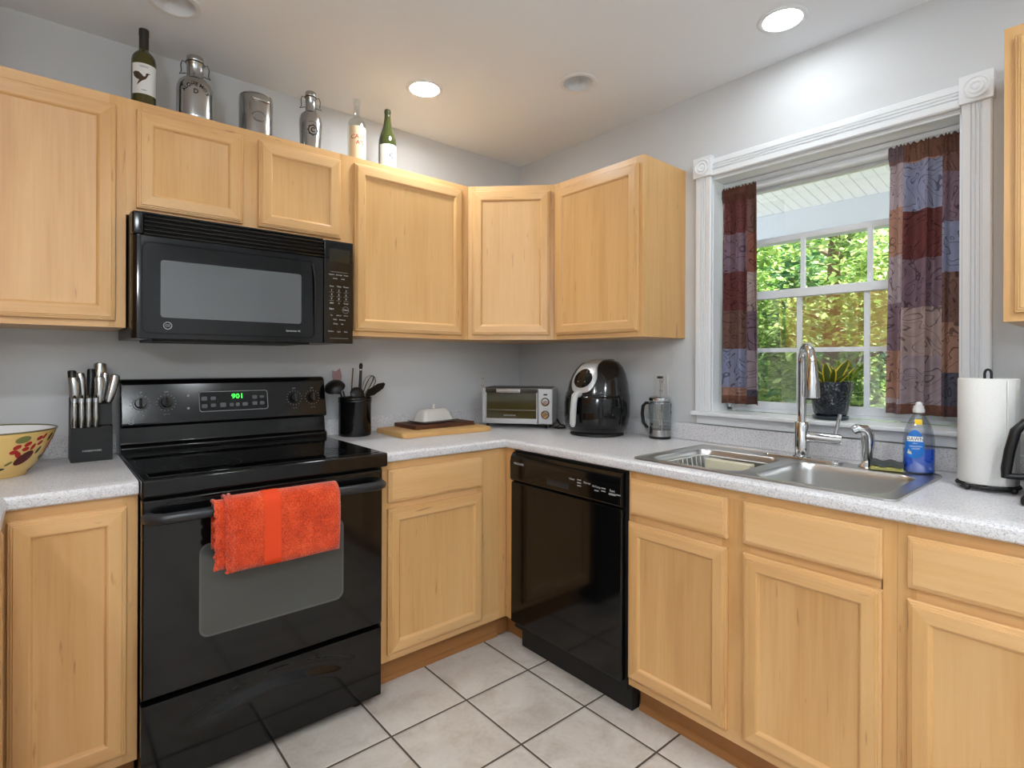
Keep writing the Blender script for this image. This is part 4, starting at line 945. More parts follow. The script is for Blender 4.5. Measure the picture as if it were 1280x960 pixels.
# 3 steel canister with a lid handle
gx, gy = -1.560, -0.20; ph = face_cam(gx, gy)
t = thing('steel_canister', (gx, gy, TOPZ), 0, 'squat lidded steel canister between the two growlers', 'canister', 'bottles and growlers on the wall cabinets')
q = MB(); q.lathe([(0.058, 0), (0.0605, 0.003), (0.0612, 0.02), (0.0612, 0.165), (0.0600, 0.169), (0.056, 0.1705)], n=40, m=STEEL); q.build('canister_body', parent=t, ang=50)
q = MB(); q.lathe([(0.0595, 0.1707), (0.0595, 0.175), (0.054, 0.178), (0.030, 0.180), (0.0005, 0.180)], n=36, m=STEEL); q.build('lid', parent=t, ang=50)
hm = cylmap(0, 0, 0.063, ph + 0.30, 0.150)
q = MB(); q.tube([hm(-0.030, 0.006), hm(-0.027, -0.002), hm(-0.010, -0.002), hm(0.010, -0.003), hm(0.024, -0.004), hm(0.031, 0.0)], 0.0050, STEEL, 10); q.build('side_handle', parent=t)
fn = cylmap(0, 0, 0.0616, ph + 0.18, 0.08); ETCH = mat('etched_grey', (96, 92, 88), 0.5)
q = MB()
for r_, a0, a1 in ((0.026, 15, 165), (0.018, 195, 300), (0.022, 200, 340)):
    q.rings([[fn((r_ + s) * math.cos(R(a0 + (a1 - a0) * i / 14)), (r_ + s) * math.sin(R(a0 + (a1 - a0) * i / 14)) * 0.8) for i in range(15)] for s in (-0.0011, 0.0011)], ETCH, closed=False)
q.build('etched_print', parent=t, smooth=False)
# 4 slim growler
gx, gy = -1.345, -0.20; ph = face_cam(gx, gy) + 0.22
t = growler(gx, gy, 0.0455, 0.176, 0.267, 'slim steel swing-top growler with a round black emblem', 0.90)
fn = cylmap(0, 0, 0.0456, ph, 0.095)
q = MB()
q.rings([[fn(r_ * math.cos(2 * math.pi * i / 30), r_ * math.sin(2 * math.pi * i / 30)) for i in range(30)] for r_ in (0.0165, 0.0205)], INK)
q.text('C', 0.027, fn, INK, 0.02)
for k in range(8):
    a = 2 * math.pi * k / 8
    q.rings([[fn(0.0205 * math.cos(a + s), 0.0205 * math.sin(a + s)) for s in (-0.09, 0.09)], [fn(0.0245 * math.cos(a + s), 0.0245 * math.sin(a + s)) for s in (-0.05, 0.05)]], INK, closed=False)
q.text('BREWING CO', 0.0055, arcmap(fn, 0.030, 0.034), ETCH); q.build('emblem', parent=t, smooth=False)
# 5 clear bottle, cream label with red lettering
gx, gy = -1.140, -0.20; ph = face_cam(gx, gy) + 0.30
t = bottle('clear_bottle', gx, gy, 'clear glass bottle with cream label and red lettering', 'bottle', [(0.034, 0), (0.0385, 0.004), (0.039, 0.012), (0.039, 0.180), (0.0375, 0.194), (0.031, 0.207), (0.020, 0.215), (0.0135, 0.222), (0.0125, 0.25), (0.0125, 0.284), (0.0142, 0.286), (0.0142, 0.299), (0.011, 0.300)], CLEARB)
q = MB(); curved_patch(q, 0, 0, 0.0394, ph, 1.22, 0.02, 0.172, LABELC, 18); fn = cylmap(0, 0, 0.0398, ph, 0.12)
q.text('CATY', 0.026, lambda u, v: fn(u - 0.004, v + 0.004 + u * 0.1), INKR, 0.015); q.text("A'S", 0.026, lambda u, v: fn(u + 0.002, v - 0.022), INKR, 0.015); q.text('75', 0.010, lambda u, v: fn(u + 0.008, v - 0.045), INKR); q.build('label', parent=t, smooth=False)
# 6 green bottle, white label with a blue-grey ink figure
gx, gy = -0.990, -0.20; ph = face_cam(gx, gy) + 0.28
t = bottle('green_bottle', gx, gy, 'slope-shouldered green bottle with ink drawing on white label, last in the row', 'bottle', [(0.034, 0), (0.0395, 0.004), (0.040, 0.012), (0.040, 0.140), (0.0385, 0.158), (0.033, 0.180), (0.025, 0.205), (0.0185, 0.230), (0.0145, 0.260), (0.0132, 0.282), (0.0150, 0.284), (0.0150, 0.296), (0.0125, 0.300), (0.0005, 0.300)], OLIVE2)
q = MB(); curved_patch(q, 0, 0, 0.0404, ph, 1.25, 0.01, 0.130, LABELW, 18); fn = cylmap(0, 0, 0.0407, ph, 0.085)
rn_ = random.Random(5)
for k in range(16):
    a = rn_.uniform(0, 6.28); L = rn_.uniform(0.008, 0.022); x0, y0 = 0.008 + rn_.uniform(-0.008, 0.008), -0.006 + rn_.uniform(-0.012, 0.012)
    poly(q, [(x0 - 0.003, y0), (x0 + L * math.cos(a), y0 + L * math.sin(a)), (x0 + 0.003, y0 + 0.002)], fn, INKB)
poly(q, [(0.012, 0.010), (0.010, 0.022), (0.013, 0.036), (0.016, 0.024), (0.017, 0.012)], fn, INKB); poly(q, [(-0.014, 0.012), (-0.010, 0.016), (-0.009, 0.011)], fn, INKB)
q.build('label', parent=t, smooth=False)

CZ = 0.9148          # things rest on the worktop from here on
# ------------------------------------------------------------------ left counter: painted bowl, knife block with knives
BR, BHt = 0.160, 0.137
t = thing('mixing_bowl', (-2.320, -0.272, CZ), 0, 'big ochre bowl painted with fruit, at the left edge of the counter', 'bowl')
bp_ = [(0.088, 0.0), (0.090, 0.004), (0.096, 0.012), (0.112, 0.030), (0.132, 0.066), (0.148, 0.102), (0.160, 0.133)]
q = MB(); q.lathe(bp_, n=56, m=BOWLY, cap1=False); q.build('bowl_shell', parent=t, ang=60)
q = MB(); q.lathe([(0.157, 0.1345), (0.145, 0.103), (0.129, 0.067), (0.108, 0.032), (0.085, 0.014), (0.0005, 0.012)], n=56, m=BOWLW, cap0=False); q.build('bowl_inside', parent=t, ang=60)
q = MB(); q.torus((0, 0, 0.1345), 0.1587, 0.0026, RIMG, 56, 8); q.build('rim', parent=t)
def br(z):
    for (r0, z0), (r1, z1) in zip(bp_[:-1], bp_[1:]):
        if z <= z1: return r0 + (r1 - r0) * (z - z0) / (z1 - z0)
    return bp_[-1][0]
def petal(q, a, z, l, w, rot, m, off=0.0008):      # an ellipse painted on the bowl; a = angle round the bowl
    def P(u, v):
        zz = min(0.131, max(0.003, z + v)); r_ = br(zz) + off
        return (r_ * math.cos(a + u / r_), r_ * math.sin(a + u / r_), zz)
    n = 18; c_, s_ = math.cos(R(rot)), math.sin(R(rot))
    q.rings([[P(k * (l * math.cos(t_) * c_ - w * math.sin(t_) * s_), k * (l * math.cos(t_) * s_ + w * math.sin(t_) * c_)) for t_ in (2 * math.pi * i / n for i in range(n))] for k in (1, 0.5, 0.02)], m, cap1=True)
A0 = math.atan2(-2.501 + 0.272, -2.1902 + 2.333)
for g, dA in enumerate((-1.75, -0.88, 0.0, 0.62, 1.3, 2.1, 2.9)):
    q = MB(); b = A0 + dA
    if g % 2 == 1:
        for da, z, l, w, r_, m in ((-0.11, 0.114, 0.020, 0.010, 8, GRN1), (-0.04, 0.113, 0.010, 0.005, 30, GRN2), (-0.18, 0.093, 0.0105, 0.0065, 20, RED1), (0.0, 0.099, 0.0105, 0.0065, 25, RED1), (-0.22, 0.079, 0.0105, 0.0065, 5, RED1), (-0.13, 0.070, 0.0110, 0.0070, -60, RED1), (-0.02, 0.085, 0.0095, 0.0062, 8, RED1),
                                   (0.20, 0.113, 0.0100, 0.0062, 20, RED1), (0.31, 0.117, 0.0095, 0.0050, 55, RED1), (0.26, 0.098, 0.0095, 0.0052, 30, RED1), (0.12, 0.089, 0.0100, 0.0055, 65, RED1), (0.02, 0.058, 0.0270, 0.0150, 38, RED2), (0.50, 0.112, 0.0130, 0.0060, 60, GRN2), (0.30, 0.076, 0.0120, 0.0055, 60, GRN2), (-0.26, 0.046, 0.0100, 0.0035, 35, GRN1), (-0.42, 0.030, 0.0130, 0.0040, 10, GRN2), (-0.55, 0.032, 0.010, 0.004, -15, GRN1)):
            petal(q, b + da, z, l, w, r_, m, 0.0008 + 0.0003 * (r_ % 3))
    else:
        for da, z, l, w, r_, m in ((-0.02, 0.090, 0.012, 0.008, 10, PINK1), (0.07, 0.080, 0.010, 0.007, -40, PINK1), (-0.09, 0.076, 0.010, 0.007, 70, PINK1), (0.02, 0.104, 0.011, 0.007, 40, RED1), (0.05, 0.056, 0.020, 0.011, 30, GRN2), (-0.12, 0.050, 0.014, 0.007, -20, GRN1), (0.0, 0.016, 0.022, 0.005, 10, GRN2)):
            petal(q, b + da, z, l, w, r_, m, 0.0008 + 0.0002 * (abs(r_) % 3))
    q.build('painted_fruit', parent=t, smooth=False)

t = thing('knife_block', (-2.0685, -0.165, CZ), R(1.5), 'black knife block beside the stove with steel-handled knives', 'knife block')
q = MB(); q.prism([(0.0, 0.0), (0.0, 0.113), (0.022, 0.120), (0.026, 0.192), (0.105, 0.215), (0.118, 0.0)], 'x', -0.057, 0.057, BLACK_M, 0.002); q.build('block', parent=t, ang=25)
q = MB(); q.box(-0.055, 0.055, 0.001, 0.016, 0.108, 0.1145, BLACK_S, 0.001); q.box(0.026, 0.052, -0.001, 0.022, 0.113, 0.1175, BLACK_S, 0.001); q.build('steak_knife_ledge', parent=t)
q = MB(); q.text('FARBERWARE', 0.0085, lambda u, v: (u, -0.0006, 0.036 + v), LTXT); q.build('brand_lettering', parent=t, smooth=False)
KS = ('first', 'second', 'third', 'fourth')
for k, kx in enumerate((-2.1165, -2.0975, -2.0785, -2.0590)):
    s = thing('steak_knife', (kx, -0.168, CZ + 0.117), 0, f'steel-handled steak knife on the block front, {KS[k]} from the bowl side', 'knife', 'knives in the block')
    q = MB(); q.tube([(0, 0, 0), (0, -0.001, 0.012), (0, -0.002, 0.040), (0, 0.000, 0.068), (0, 0.001, 0.084)], [0.0068, 0.0080, 0.0088, 0.0080, 0.0070], STEEL, 12); q.build('handle', parent=s)
    q = MB(); q.tube([(0, 0.001, 0.084), (0, 0.001, 0.098)], [0.0080, 0.0078], CHROME, 12); q.tube([(0, 0.0012, 0.098), (0, 0.004, 0.108)], [0.0070, 0.003], STEEL, 8); q.build('bolster', parent=s)
KN = [(-2.112, -0.128, 0.085, -4, 0.012, 'STEEL', 'short steel kitchen knife at the bowl-side front of the block top'), (-2.117, -0.088, 0.096, -2, 0.010, 'BLACK', 'black-handled scissors behind the bowl-side knife in the block'),
      (-2.091, -0.100, 0.092, -5, 0.010, 'STEEL', 'steel kitchen knife second along the top of the block'), (-2.070, -0.085, 0.100, 2, 0.010, 'BLACK', 'black sharpening rod handle in the middle of the block top'),
      (-2.047, -0.072, 0.118, 3, 0.015, 'STEEL', 'tallest steel chef knife at the back of the block'), (-2.048, -0.132, 0.088, 1, 0.012, 'STEEL', 'steel kitchen knife in front of the tallest one'),
      (-2.036, -0.112, 0.096, 4, 0.009, 'STEEL', 'thin steel knife right behind the front knife of the block top'), (-2.022, -0.130, 0.096, 12, 0.012, 'STEEL', 'steel kitchen knife leaning toward the stove')]
for kx, ky, L, lean, w, mm, lab in KN:
    zb = CZ + 0.192 + (0.165 - abs(ky) - 0.026) / 0.079 * 0.023 + 0.0015
    s = thing('kitchen_knife' if mm == 'STEEL' else 'kitchen_shears' if 'scissors' in lab else 'honing_rod', (kx, ky, zb), 0, lab, 'knife' if mm == 'STEEL' else 'scissors' if 'scissors' in lab else 'sharpener', 'knives in the block')
    M_ = Matrix.Rotation(R(lean), 4, 'Y') @ Matrix.Rotation(R(-6), 4, 'X')
    q = MB(); q.tube([(0, 0, 0), (0, 0, 0.012), (0.001, 0, L * 0.4), (0.0015, 0, L * 0.75), (0, 0, L)], [w * 0.75, w * 1.0, w * 1.15, w * 1.32, w * 1.22], STEEL if mm == 'STEEL' else BLACK_S, 12, flat=0.7); q.xf(M_); q.build('handle', parent=s)
    q = MB(); q.tube([(0, 0, L), (0, 0, L + 0.003)], [w * 1.23, w * 0.95], CHROME if mm == 'STEEL' else BLACK_M, 12, flat=0.7); q.xf(M_); q.build('end_cap', parent=s)

# ------------------------------------------------------------------ utensil crock with utensils
KX, KY = -1.098, -0.100
t = thing('utensil_crock', (KX, KY, CZ), 0, 'glossy black ceramic crock of utensils right of the stove', 'utensil holder')
q = MB(); q.lathe([(0.068, 0), (0.073, 0.003), (0.0735, 0.012), (0.0735, 0.152), (0.0755, 0.156), (0.0755, 0.162), (0.0740, 0.165), (0.0755, 0.168), (0.0755, 0.174), (0.073, 0.177), (0.070, 0.175), (0.0685, 0.165), (0.0685, 0.02), (0.0005, 0.014)], n=44, m=BLACK); q.build('crock_body', parent=t, ang=50)
def stick(name, label, cat, p0, p1, r, m):
    """one utensil: the handle runs from p0 inside the crock to p1 (world); returns the thing and a local transform"""
    s = thing(name, (p0[0], p0[1], p0[2]), 0, label, cat, 'utensils in the crock')
    d = Vector(p1) - Vector(p0)
    q = MB(); q.tube([(0, 0, 0), d * 0.5, d], [r, r * 0.9, r * 0.8], m, 8); q.build('handle', parent=s)
    return s, d
B0 = CZ + 0.016
s, d = stick('ladle', 'black ladle hanging out over the stove side of the crock', 'ladle', (-1.118, -0.128, B0 + 0.01), (-1.164, -0.120, 1.122), 0.005, BLACK_S)
q = MB(); c = d + Vector((-0.043, -0.004, 0.026)); n = 22
q.lathe([(0.001, -0.020), (0.022, -0.016), (0.040, -0.002), (0.046, 0.012), (0.043, 0.012), (0.036, 0.001), (0.018, -0.011), (0.001, -0.014)], (0, 0, 0), n, BLACK_S, False, False)
q.xf(Matrix.Translation(c) @ Matrix.Rotation(R(-28), 4, 'Y') @ Matrix.Rotation(R(205), 4, 'X')); q.build('ladle_bowl', parent=s)
s, d = stick('slotted_spoon', 'small black spoon head drooping under the ladle', 'spoon', (-1.130, -0.088, B0 + 0.01), (-1.162, -0.090, 1.116), 0.0045, BLACK_S)
q = MB(); q.sphere((0, 0, 0), 0.022, BLACK_S, 14, 1.15, 0.7, 0.3); q.xf(Matrix.Translation(d + Vector((-0.020, 0, -0.002))) @ Matrix.Rotation(R(10), 4, 'Y')); q.build('spoon_bowl', parent=s)
s, d = stick('silicone_spatula', 'faded pink spatula blade behind the ladle', 'spatula', (-1.120, -0.062, B0 + 0.01), (-1.160, -0.062, 1.162), 0.0045, BLACK_S)
q = MB(); q.prism([(-0.020, 0), (-0.024, 0.030), (-0.020, 0.060), (-0.006, 0.052), (0.006, 0.058), (0.016, 0.064), (0.020, 0.030), (0.012, 0)], 'y', -0.003, 0.003, PINKTIP, 0.001); q.xf(Matrix.Translation(d + Vector((-0.002, 0, -0.004))) @ Matrix.Rotation(R(-8), 4, 'Y')); q.build('blade', parent=s)
s, d = stick('chopstick', 'thin wooden stick leaning up out of the crock', 'stick', (-1.130, -0.106, B0 + 0.01), (-1.110, -0.104, 1.226), 0.004, WOODTIP)
s, d = stick('serving_spoon', 'round black serving spoon in the middle of the crock', 'spoon', (-1.095, -0.128, B0 + 0.01), (-1.099, -0.126, 1.088), 0.005, BLACK_S)
q = MB(); q.sphere((0, 0, 0), 0.034, BLACK_S, 18, 1.0, 0.28, 0.9); q.xf(Matrix.Translation(d + Vector((-0.002, -0.004, 0.022))) @ Matrix.Rotation(R(-20), 4, 'X')); q.build('spoon_bowl', parent=s)
s, d = stick('basting_tool', 'upright black handle with steel collar, tallest in the crock', 'utensil', (-1.080, -0.092, B0 + 0.01), (-1.066, -0.092, 1.215), 0.0085, BLACK_S)
q = MB(); q.tube([d, d + Vector((0, 0, 0.006))], 0.0088, CHROME, 12); q.build('collar', parent=s)
q = MB(); q.tube([d + Vector((0, 0, 0.006)), d + Vector((0, 0, 0.014)), d + Vector((0.001, 0, 0.026)), d + Vector((0.001, 0, 0.034))], [0.0070, 0.0085, 0.0085, 0.004], BLACK_M, 12); q.build('hanging_tip', parent=s)
s, d = stick('whisk', 'black balloon whisk leaning right out of the crock', 'whisk', (-1.068, -0.062, B0 + 0.01), (-1.046, -0.066, 1.090), 0.006, BLACK_S)
ax = Vector((0.052, -0.006, 0.100)).normalized(); sd = ax.cross(Vector((0, 1, 0))).normalized(); s2 = ax.cross(sd)
for k in range(4):
    e_ = sd * math.cos(R(45 * k)) + s2 * math.sin(R(45 * k))
    pts = [d + ax * (0.0 + 0.112 * h) + e_ * w for h, w in ((0, 0.004), (0.25, 0.016), (0.55, 0.026), (0.8, 0.026), (0.95, 0.014), (1.0, 0), (0.95, -0.014), (0.8, -0.026), (0.55, -0.026), (0.25, -0.016), (0, -0.004))]
    q = MB(); q.tube(pts, 0.0018, BLACK_S if k else GREYTXT, 6); q.build('whisk_wire', parent=s)
s, d = stick('turner', 'black turner with a flat blade pointing at the butter dish', 'spatula', (-1.062, -0.128, B0 + 0.01), (-1.053, -0.120, 1.096), 0.0055, BLACK_S)
q = MB(); q.prism([(0, -0.007), (0.030, -0.022), (0.086, -0.020), (0.110, -0.006), (0.110, 0.006), (0.086, 0.020), (0.030, 0.022), (0, 0.007)], 'z', -0.0015, 0.0015, BLACK_S, 0.0006); q.xf(Matrix.Translation(d) @ Matrix.Rotation(R(-31), 4, 'Y') @ Matrix.Rotation(R(38), 4, 'X')); q.build('blade', parent=s)

# ------------------------------------------------------------------ cutting boards and butter dish
t = tag(MB().prism(rrect(0.490, 0.300, 0.028, 6), 'z', 0, 0.020, W_BAMBOO, 0.003).build('cutting_board'), 'large light bamboo cutting board lying on the counter', 'cutting board'); t.location = (-0.735, -0.212, CZ + 0.0005); t.rotation_euler = (0, 0, R(-2))
t = tag(MB().prism(rrect(0.350, 0.205, 0.008, 3), 'z', 0, 0.018, W_WALNUT, 0.002).build('cutting_board'), 'smaller dark walnut board stacked on the bamboo board', 'cutting board'); t.location = (-0.695, -0.150, CZ + 0.021); t.rotation_euler = (0, 0, R(1))
t = thing('butter_dish', (-0.705, -0.150, CZ + 0.0395), R(8), 'white ceramic butter dish with knob lid on the dark board', 'butter dish'); t.scale = (1.28, 1.28, 1.35)
def rring(w, h, r, z): return [(p[0], p[1], z) for p in rrect(w, h, r, 5)]
q = MB(); q.rings([rring(0.150, 0.075, 0.015, 0), rring(0.190, 0.105, 0.02, 0.009), rring(0.192, 0.107, 0.02, 0.0105), rring(0.186, 0.101, 0.02, 0.0105), rring(0.150, 0.078, 0.015, 0.005)], CERAMIC, cap0=True, cap1=True); q.build('dish', parent=t, ang=45)
q = MB(); q.rings([rring(0.150, 0.074, 0.012, 0.0056), rring(0.147, 0.071, 0.012, 0.012), rring(0.132, 0.060, 0.016, 0.036), rring(0.118, 0.048, 0.018, 0.046), rring(0.090, 0.026, 0.012, 0.0505)], CERAMIC, cap0=True, cap1=True); lid = q.build('lid', parent=t, ang=45)
q = MB(); q.lathe([(0.006, 0.050), (0.005, 0.055), (0.008, 0.060), (0.0075, 0.065), (0.0005, 0.067)], n=16, m=CERAMIC); q.build('knob', parent=lid)

# ------------------------------------------------------------------ toaster oven set across the corner
t = thing('toaster_oven', (-0.322, -0.352, CZ), R(-52), 'silver toaster oven set diagonally into the counter corner', 'toaster oven')
w, dpt, z0, z1 = 0.187, 0.215, 0.020, 0.208
q = MB(); q.box(-w + 0.002, w - 0.002, 0.006, dpt, z0, z1 - 0.002, SILVERP, 0.008, 3); q.box(-w + 0.012, w - 0.012, 0.010, dpt - 0.01, z1 - 0.004, z1 + 0.001, BLACK_S, 0.002); q.build('housing', parent=t)
q = MB(); q.box(-w, -w + 0.019, -0.006, 0.012, z0 + 0.001, z1 - 0.004, SILVERP, 0.005, 3); q.build('side_trim', parent=t)
q = MB(); q.box(-w + 0.0195, 0.108, -0.010, 0.004, z0 + 0.001, z0 + 0.028, SILVERP, 0.003); q.box(-w + 0.0195, -w + 0.025, -0.009, 0.004, z0 + 0.028, z1 - 0.026, SILVERP, 0.001); q.box(0.102, 0.108, -0.009, 0.004, z0 + 0.028, z1 - 0.026, SILVERP, 0.001)
q.box(-w + 0.0195, 0.108, -0.010, 0.004, z1 - 0.026, z1 - 0.005, DKMETAL, 0.003); dr = q.build('door', parent=t)
q = MB(); q.box(-w + 0.025, 0.102, -0.006, 0.0, z0 + 0.028, z1 - 0.026, mat('toaster_door_glass', (62, 58, 32), 0.06, spec=0.7)); q.build('door_glass', parent=dr, smooth=False)
q = MB(); q.box(-w + 0.080, 0.022, -0.030, -0.020, z1 - 0.026, z1 - 0.006, STEEL, 0.003); q.box(-w + 0.083, -w + 0.093, -0.021, -0.008, z1 - 0.021, z1 - 0.011, STEEL); q.box(0.008, 0.018, -0.021, -0.008, z1 - 0.021, z1 - 0.011, STEEL); q.build('door_handle', parent=dr)
q = MB(); q.tube([(-w + 0.028, -0.0075, z0 + 0.072), (0.099, -0.0075, z0 + 0.072)], 0.0014, STEEL, 8); q.build('rack_edge', parent=dr)
q = MB(); q.text('BLACK+DECKER', 0.0085, lambda u, v: (-0.038 + u, -0.0068, z0 + 0.044 + v), LTXT); q.build('brand_lettering', parent=dr, smooth=False)
q = MB(); q.box(0.110, w, -0.008, 0.012, z0 + 0.001, z1 - 0.004, SILVERP, 0.005, 3); cp = q.build('control_panel', parent=t)
for z in (0.137, 0.071):
    q = MB(); c = ((0.110 + w) / 2, 0, z); q.tube([(c[0], -0.0082, z), (c[0], -0.011, z)], 0.022, DKMETAL, 26); q.tube([(c[0], -0.011, z), (c[0], -0.026, z)], [0.0185, 0.016], CHROME, 26); q.tube([(c[0] - 0.010, -0.0265, z - 0.008), (c[0] + 0.010, -0.0265, z + 0.008)], 0.003, STEEL, 8); q.build('dial_knob', parent=cp, ang=40)
q = MB(); q.box(0.139, 0.159, -0.0092, -0.0075, 0.170, 0.178, SLOT, 0.0005); q.build('power_light', parent=cp)
for fx in (-w + 0.025, w - 0.028):
    for fy in (0.02, dpt - 0.03):
        q = MB(); q.lathe([(0.008, 0), (0.009, 0.0205)], (fx, fy, 0), 12, DKMETAL); q.build('foot', parent=t)
q = MB(); q.tube([(w - 0.01, dpt - 0.02, 0.04), (w + 0.02, dpt - 0.06, 0.006), (w + 0.050, 0.10, 0.005), (w + 0.060, 0.03, 0.005), (w + 0.030, -0.005, 0.005), (w + 0.008, 0.02, 0.005), (w + 0.02, 0.09, 0.005)], 0.0042, CORD, 8); q.build('power_cord', parent=t)

# ------------------------------------------------------------------ air fryer
t = thing('air_fryer', (-0.185, -0.775, CZ), R(-84), 'black egg-shaped air fryer with silver control surround', 'air fryer')
AF = [(0.122, 0.012), (0.136, 0.026), (0.146, 0.055), (0.151, 0.10), (0.151, 0.15), (0.148, 0.185), (0.143, 0.205), (0.136, 0.245), (0.124, 0.285), (0.107, 0.318), (0.086, 0.340), (0.055, 0.350), (0.0006, 0.353)]
def afr(z):
    for (r0, z0_), (r1, z1_) in zip(AF[:-1], AF[1:]):
        if z <= z1_: return r0 + (r1 - r0) * max(0, (z - z0_)) / (z1_ - z0_)
    return 0.0006
def afp(a, z, off=0.0):      # a = 0 is the front (-y)
    r_ = afr(z) + off; lean = 0.026 * (z / 0.35) ** 2
    p = Vector((r_ * 1.03 * math.sin(a), -r_ * math.cos(a) + lean, z)); 
    p.z += 0.9 * max(0, z - 0.25) * (p.y - 0.026) if z > 0.25 else 0
    return p
q = MB(); n = 48; q.rings([[afp(2 * math.pi * i / n, z) for i in range(n)] for r_, z in AF], mat('black_glossy_plastic', (20, 20, 21), 0.14, coat=0.3), cap0=True, cap1=True); q.build('fryer_body', parent=t, ang=60)
q = MB(); q.lathe([(0.118, 0), (0.124, 0.002), (0.122, 0.013)], n=40, m=BLACK_M, sx=1.03); q.build('base_foot', parent=t)
zs = [0.035, 0.06, 0.09, 0.12, 0.15, 0.175, 0.188]; n = 26
q = MB(); q.rings([[afp(R(-80 + 160 * i / n), z, 0.0025) for i in range(n + 1)] for z in zs], BLACK, closed=False); bk = q.build('basket_drawer', parent=t, ang=60, solid=0.003)
q = MB(); q.tube([afp(R(-84 + 168 * i / n), 0.193, 0.0012) for i in range(n + 1)], 0.0022, BLACK_M, 6); q.build('drawer_seam', parent=t)
q = MB(); q.tube([Vector((0, -0.140, 0.196)), Vector((0, -0.158, 0.198)), Vector((0, -0.174, 0.188)), Vector((0, -0.182, 0.155)), Vector((0, -0.187, 0.110)), Vector((0, -0.190, 0.062)), Vector((0, -0.188, 0.050))], [0.016, 0.016, 0.0155, 0.0145, 0.0145, 0.014, 0.008], mat('pale_grey_plastic', (188, 188, 186), 0.35), 14); q.build('basket_handle', parent=bk)
q = MB(); q.tube([afp(R(40), z, 0.004) for z in (0.06, 0.09, 0.13, 0.165)], [0.004, 0.010, 0.010, 0.006], BLACK_M, 8); q.build('release_grip', parent=bk)
q = MB()      # silver surround: rounded shield on the front that narrows into a strip over the top
rows = []
for z, hw_ in ((0.200, 0.006), (0.204, 0.030), (0.212, 0.046), (0.228, 0.058), (0.25, 0.065), (0.27, 0.066), (0.29, 0.062), (0.308, 0.055), (0.322, 0.049), (0.336, 0.044), (0.345, 0.040), (0.350, 0.037)):
    rr_ = max(0.05, afr(z)); rows.append([afp((hw_ * (2 * i / 12 - 1)) / (rr_ * 0.97), z, 0.0022) for i in range(13)])
for z, k in ((0.352, 0.5), (0.3528, 0.05), (0.352, -0.5), (0.350, -0.9), (0.345, -1.02)):      # on over the top towards the back
    rr_ = afr(0.350) if abs(k) < 0.95 else afr(z)
    base = afp(0, z)
    yy = 0.026 * (z / 0.35) ** 2 - k * rr_
    rows.append([Vector((0.034 * (2 * i / 12 - 1), yy, z + 0.0025 + 0.9 * (z - 0.25) * (yy - 0.026))) for i in range(13)])
q.rings(rows, SILVERP, closed=False); sv = q.build('control_surround', parent=t, ang=70, solid=0.003)
q = MB(); n = 28
q.rings([[afp(k * 0.046 * math.cos(2 * math.pi * i / n) / 0.125, 0.271 + k * 0.047 * math.sin(2 * math.pi * i / n), 0.0048) for i in range(n)] for k in (1, 0.5, 0.02)], BLACK_G, cap1=True); dsp = q.build('touch_display', parent=sv, ang=60)
for a in (-0.016, 0.016):
    q = MB(); q.sphere(afp(a / 0.12, 0.253, 0.0050), 0.0022, LTXT, 8); q.build('display_icon', parent=dsp)
q = MB(); q.prism([(0.115, 0.04), (0.150, 0.05), (0.158, 0.11), (0.152, 0.18), (0.128, 0.195)], 'x', -0.045, 0.045, BLACK_M, 0.006); q.build('rear_vent', parent=t)

# ------------------------------------------------------------------ french press
t = thing('french_press', (-0.075, -1.052, CZ), R(-90), 'glass french press coffee maker standing by the window wall', 'french press')
q = MB(); q.lathe([(0.046, 0.010), (0.0465, 0.012), (0.0465, 0.165), (0.048, 0.170), (0.0455, 0.170), (0.0448, 0.012)], n=36, m=PRESSGLASS, cap0=False, cap1=False); q.build('beaker', parent=t, ang=60)
q = MB(); q.lathe([(0.047, 0), (0.0485, 0.002), (0.0485, 0.010), (0.047, 0.0115), (0.0005, 0.0115)], n=32, m=BLACK_S)
q.build('base', parent=t)
q = MB(); q.lathe([(0.0478, 0.0116), (0.0478, 0.040), (0.0472, 0.040), (0.0470, 0.0120)], n=32, m=STEEL)
for k in range(4):
    a = R(45 + 90 * k); q.tube([(0.0480 * math.cos(a), 0.0480 * math.sin(a), 0.035), (0.0480 * math.cos(a), 0.0480 * math.sin(a), 0.162)], 0.0022, CHROME, 6)
q.torus((0, 0, 0.160), 0.0482, 0.0022, CHROME, 36, 6); q.build('steel_frame', parent=t)
q = MB(); q.lathe([(0.049, 0.1705), (0.0500, 0.173), (0.0490, 0.183), (0.040, 0.189), (0.015, 0.192), (0.0005, 0.1925)], n=32, m=CHROME); q.build('lid', parent=t)
q = MB(); q.tube([(0, 0, 0.06), (0, 0, 0.272)], 0.0024, CHROME, 8); pg = q.build('plunger_rod', parent=t)
q = MB(); q.lathe([(0.012, 0.270), (0.014, 0.273), (0.013, 0.279), (0.0005, 0.281)], n=16, m=BLACK_S); q.build('plunger_knob', parent=pg)
q = MB(); q.lathe([(0.0005, 0.060), (0.042, 0.060), (0.043, 0.066), (0.0005, 0.068)], n=24, m=STEEL); q.build('filter_plate', parent=pg)
q = MB(); q.tube([(-0.049, 0, 0.155), (-0.075, 0, 0.156), (-0.092, 0, 0.140), (-0.096, 0, 0.105), (-0.090, 0, 0.065), (-0.072, 0, 0.046), (-0.049, 0, 0.044)], [0.006, 0.0072, 0.008, 0.008, 0.008, 0.0072, 0.006], BLACK_S, 10); q.build('handle', parent=t)

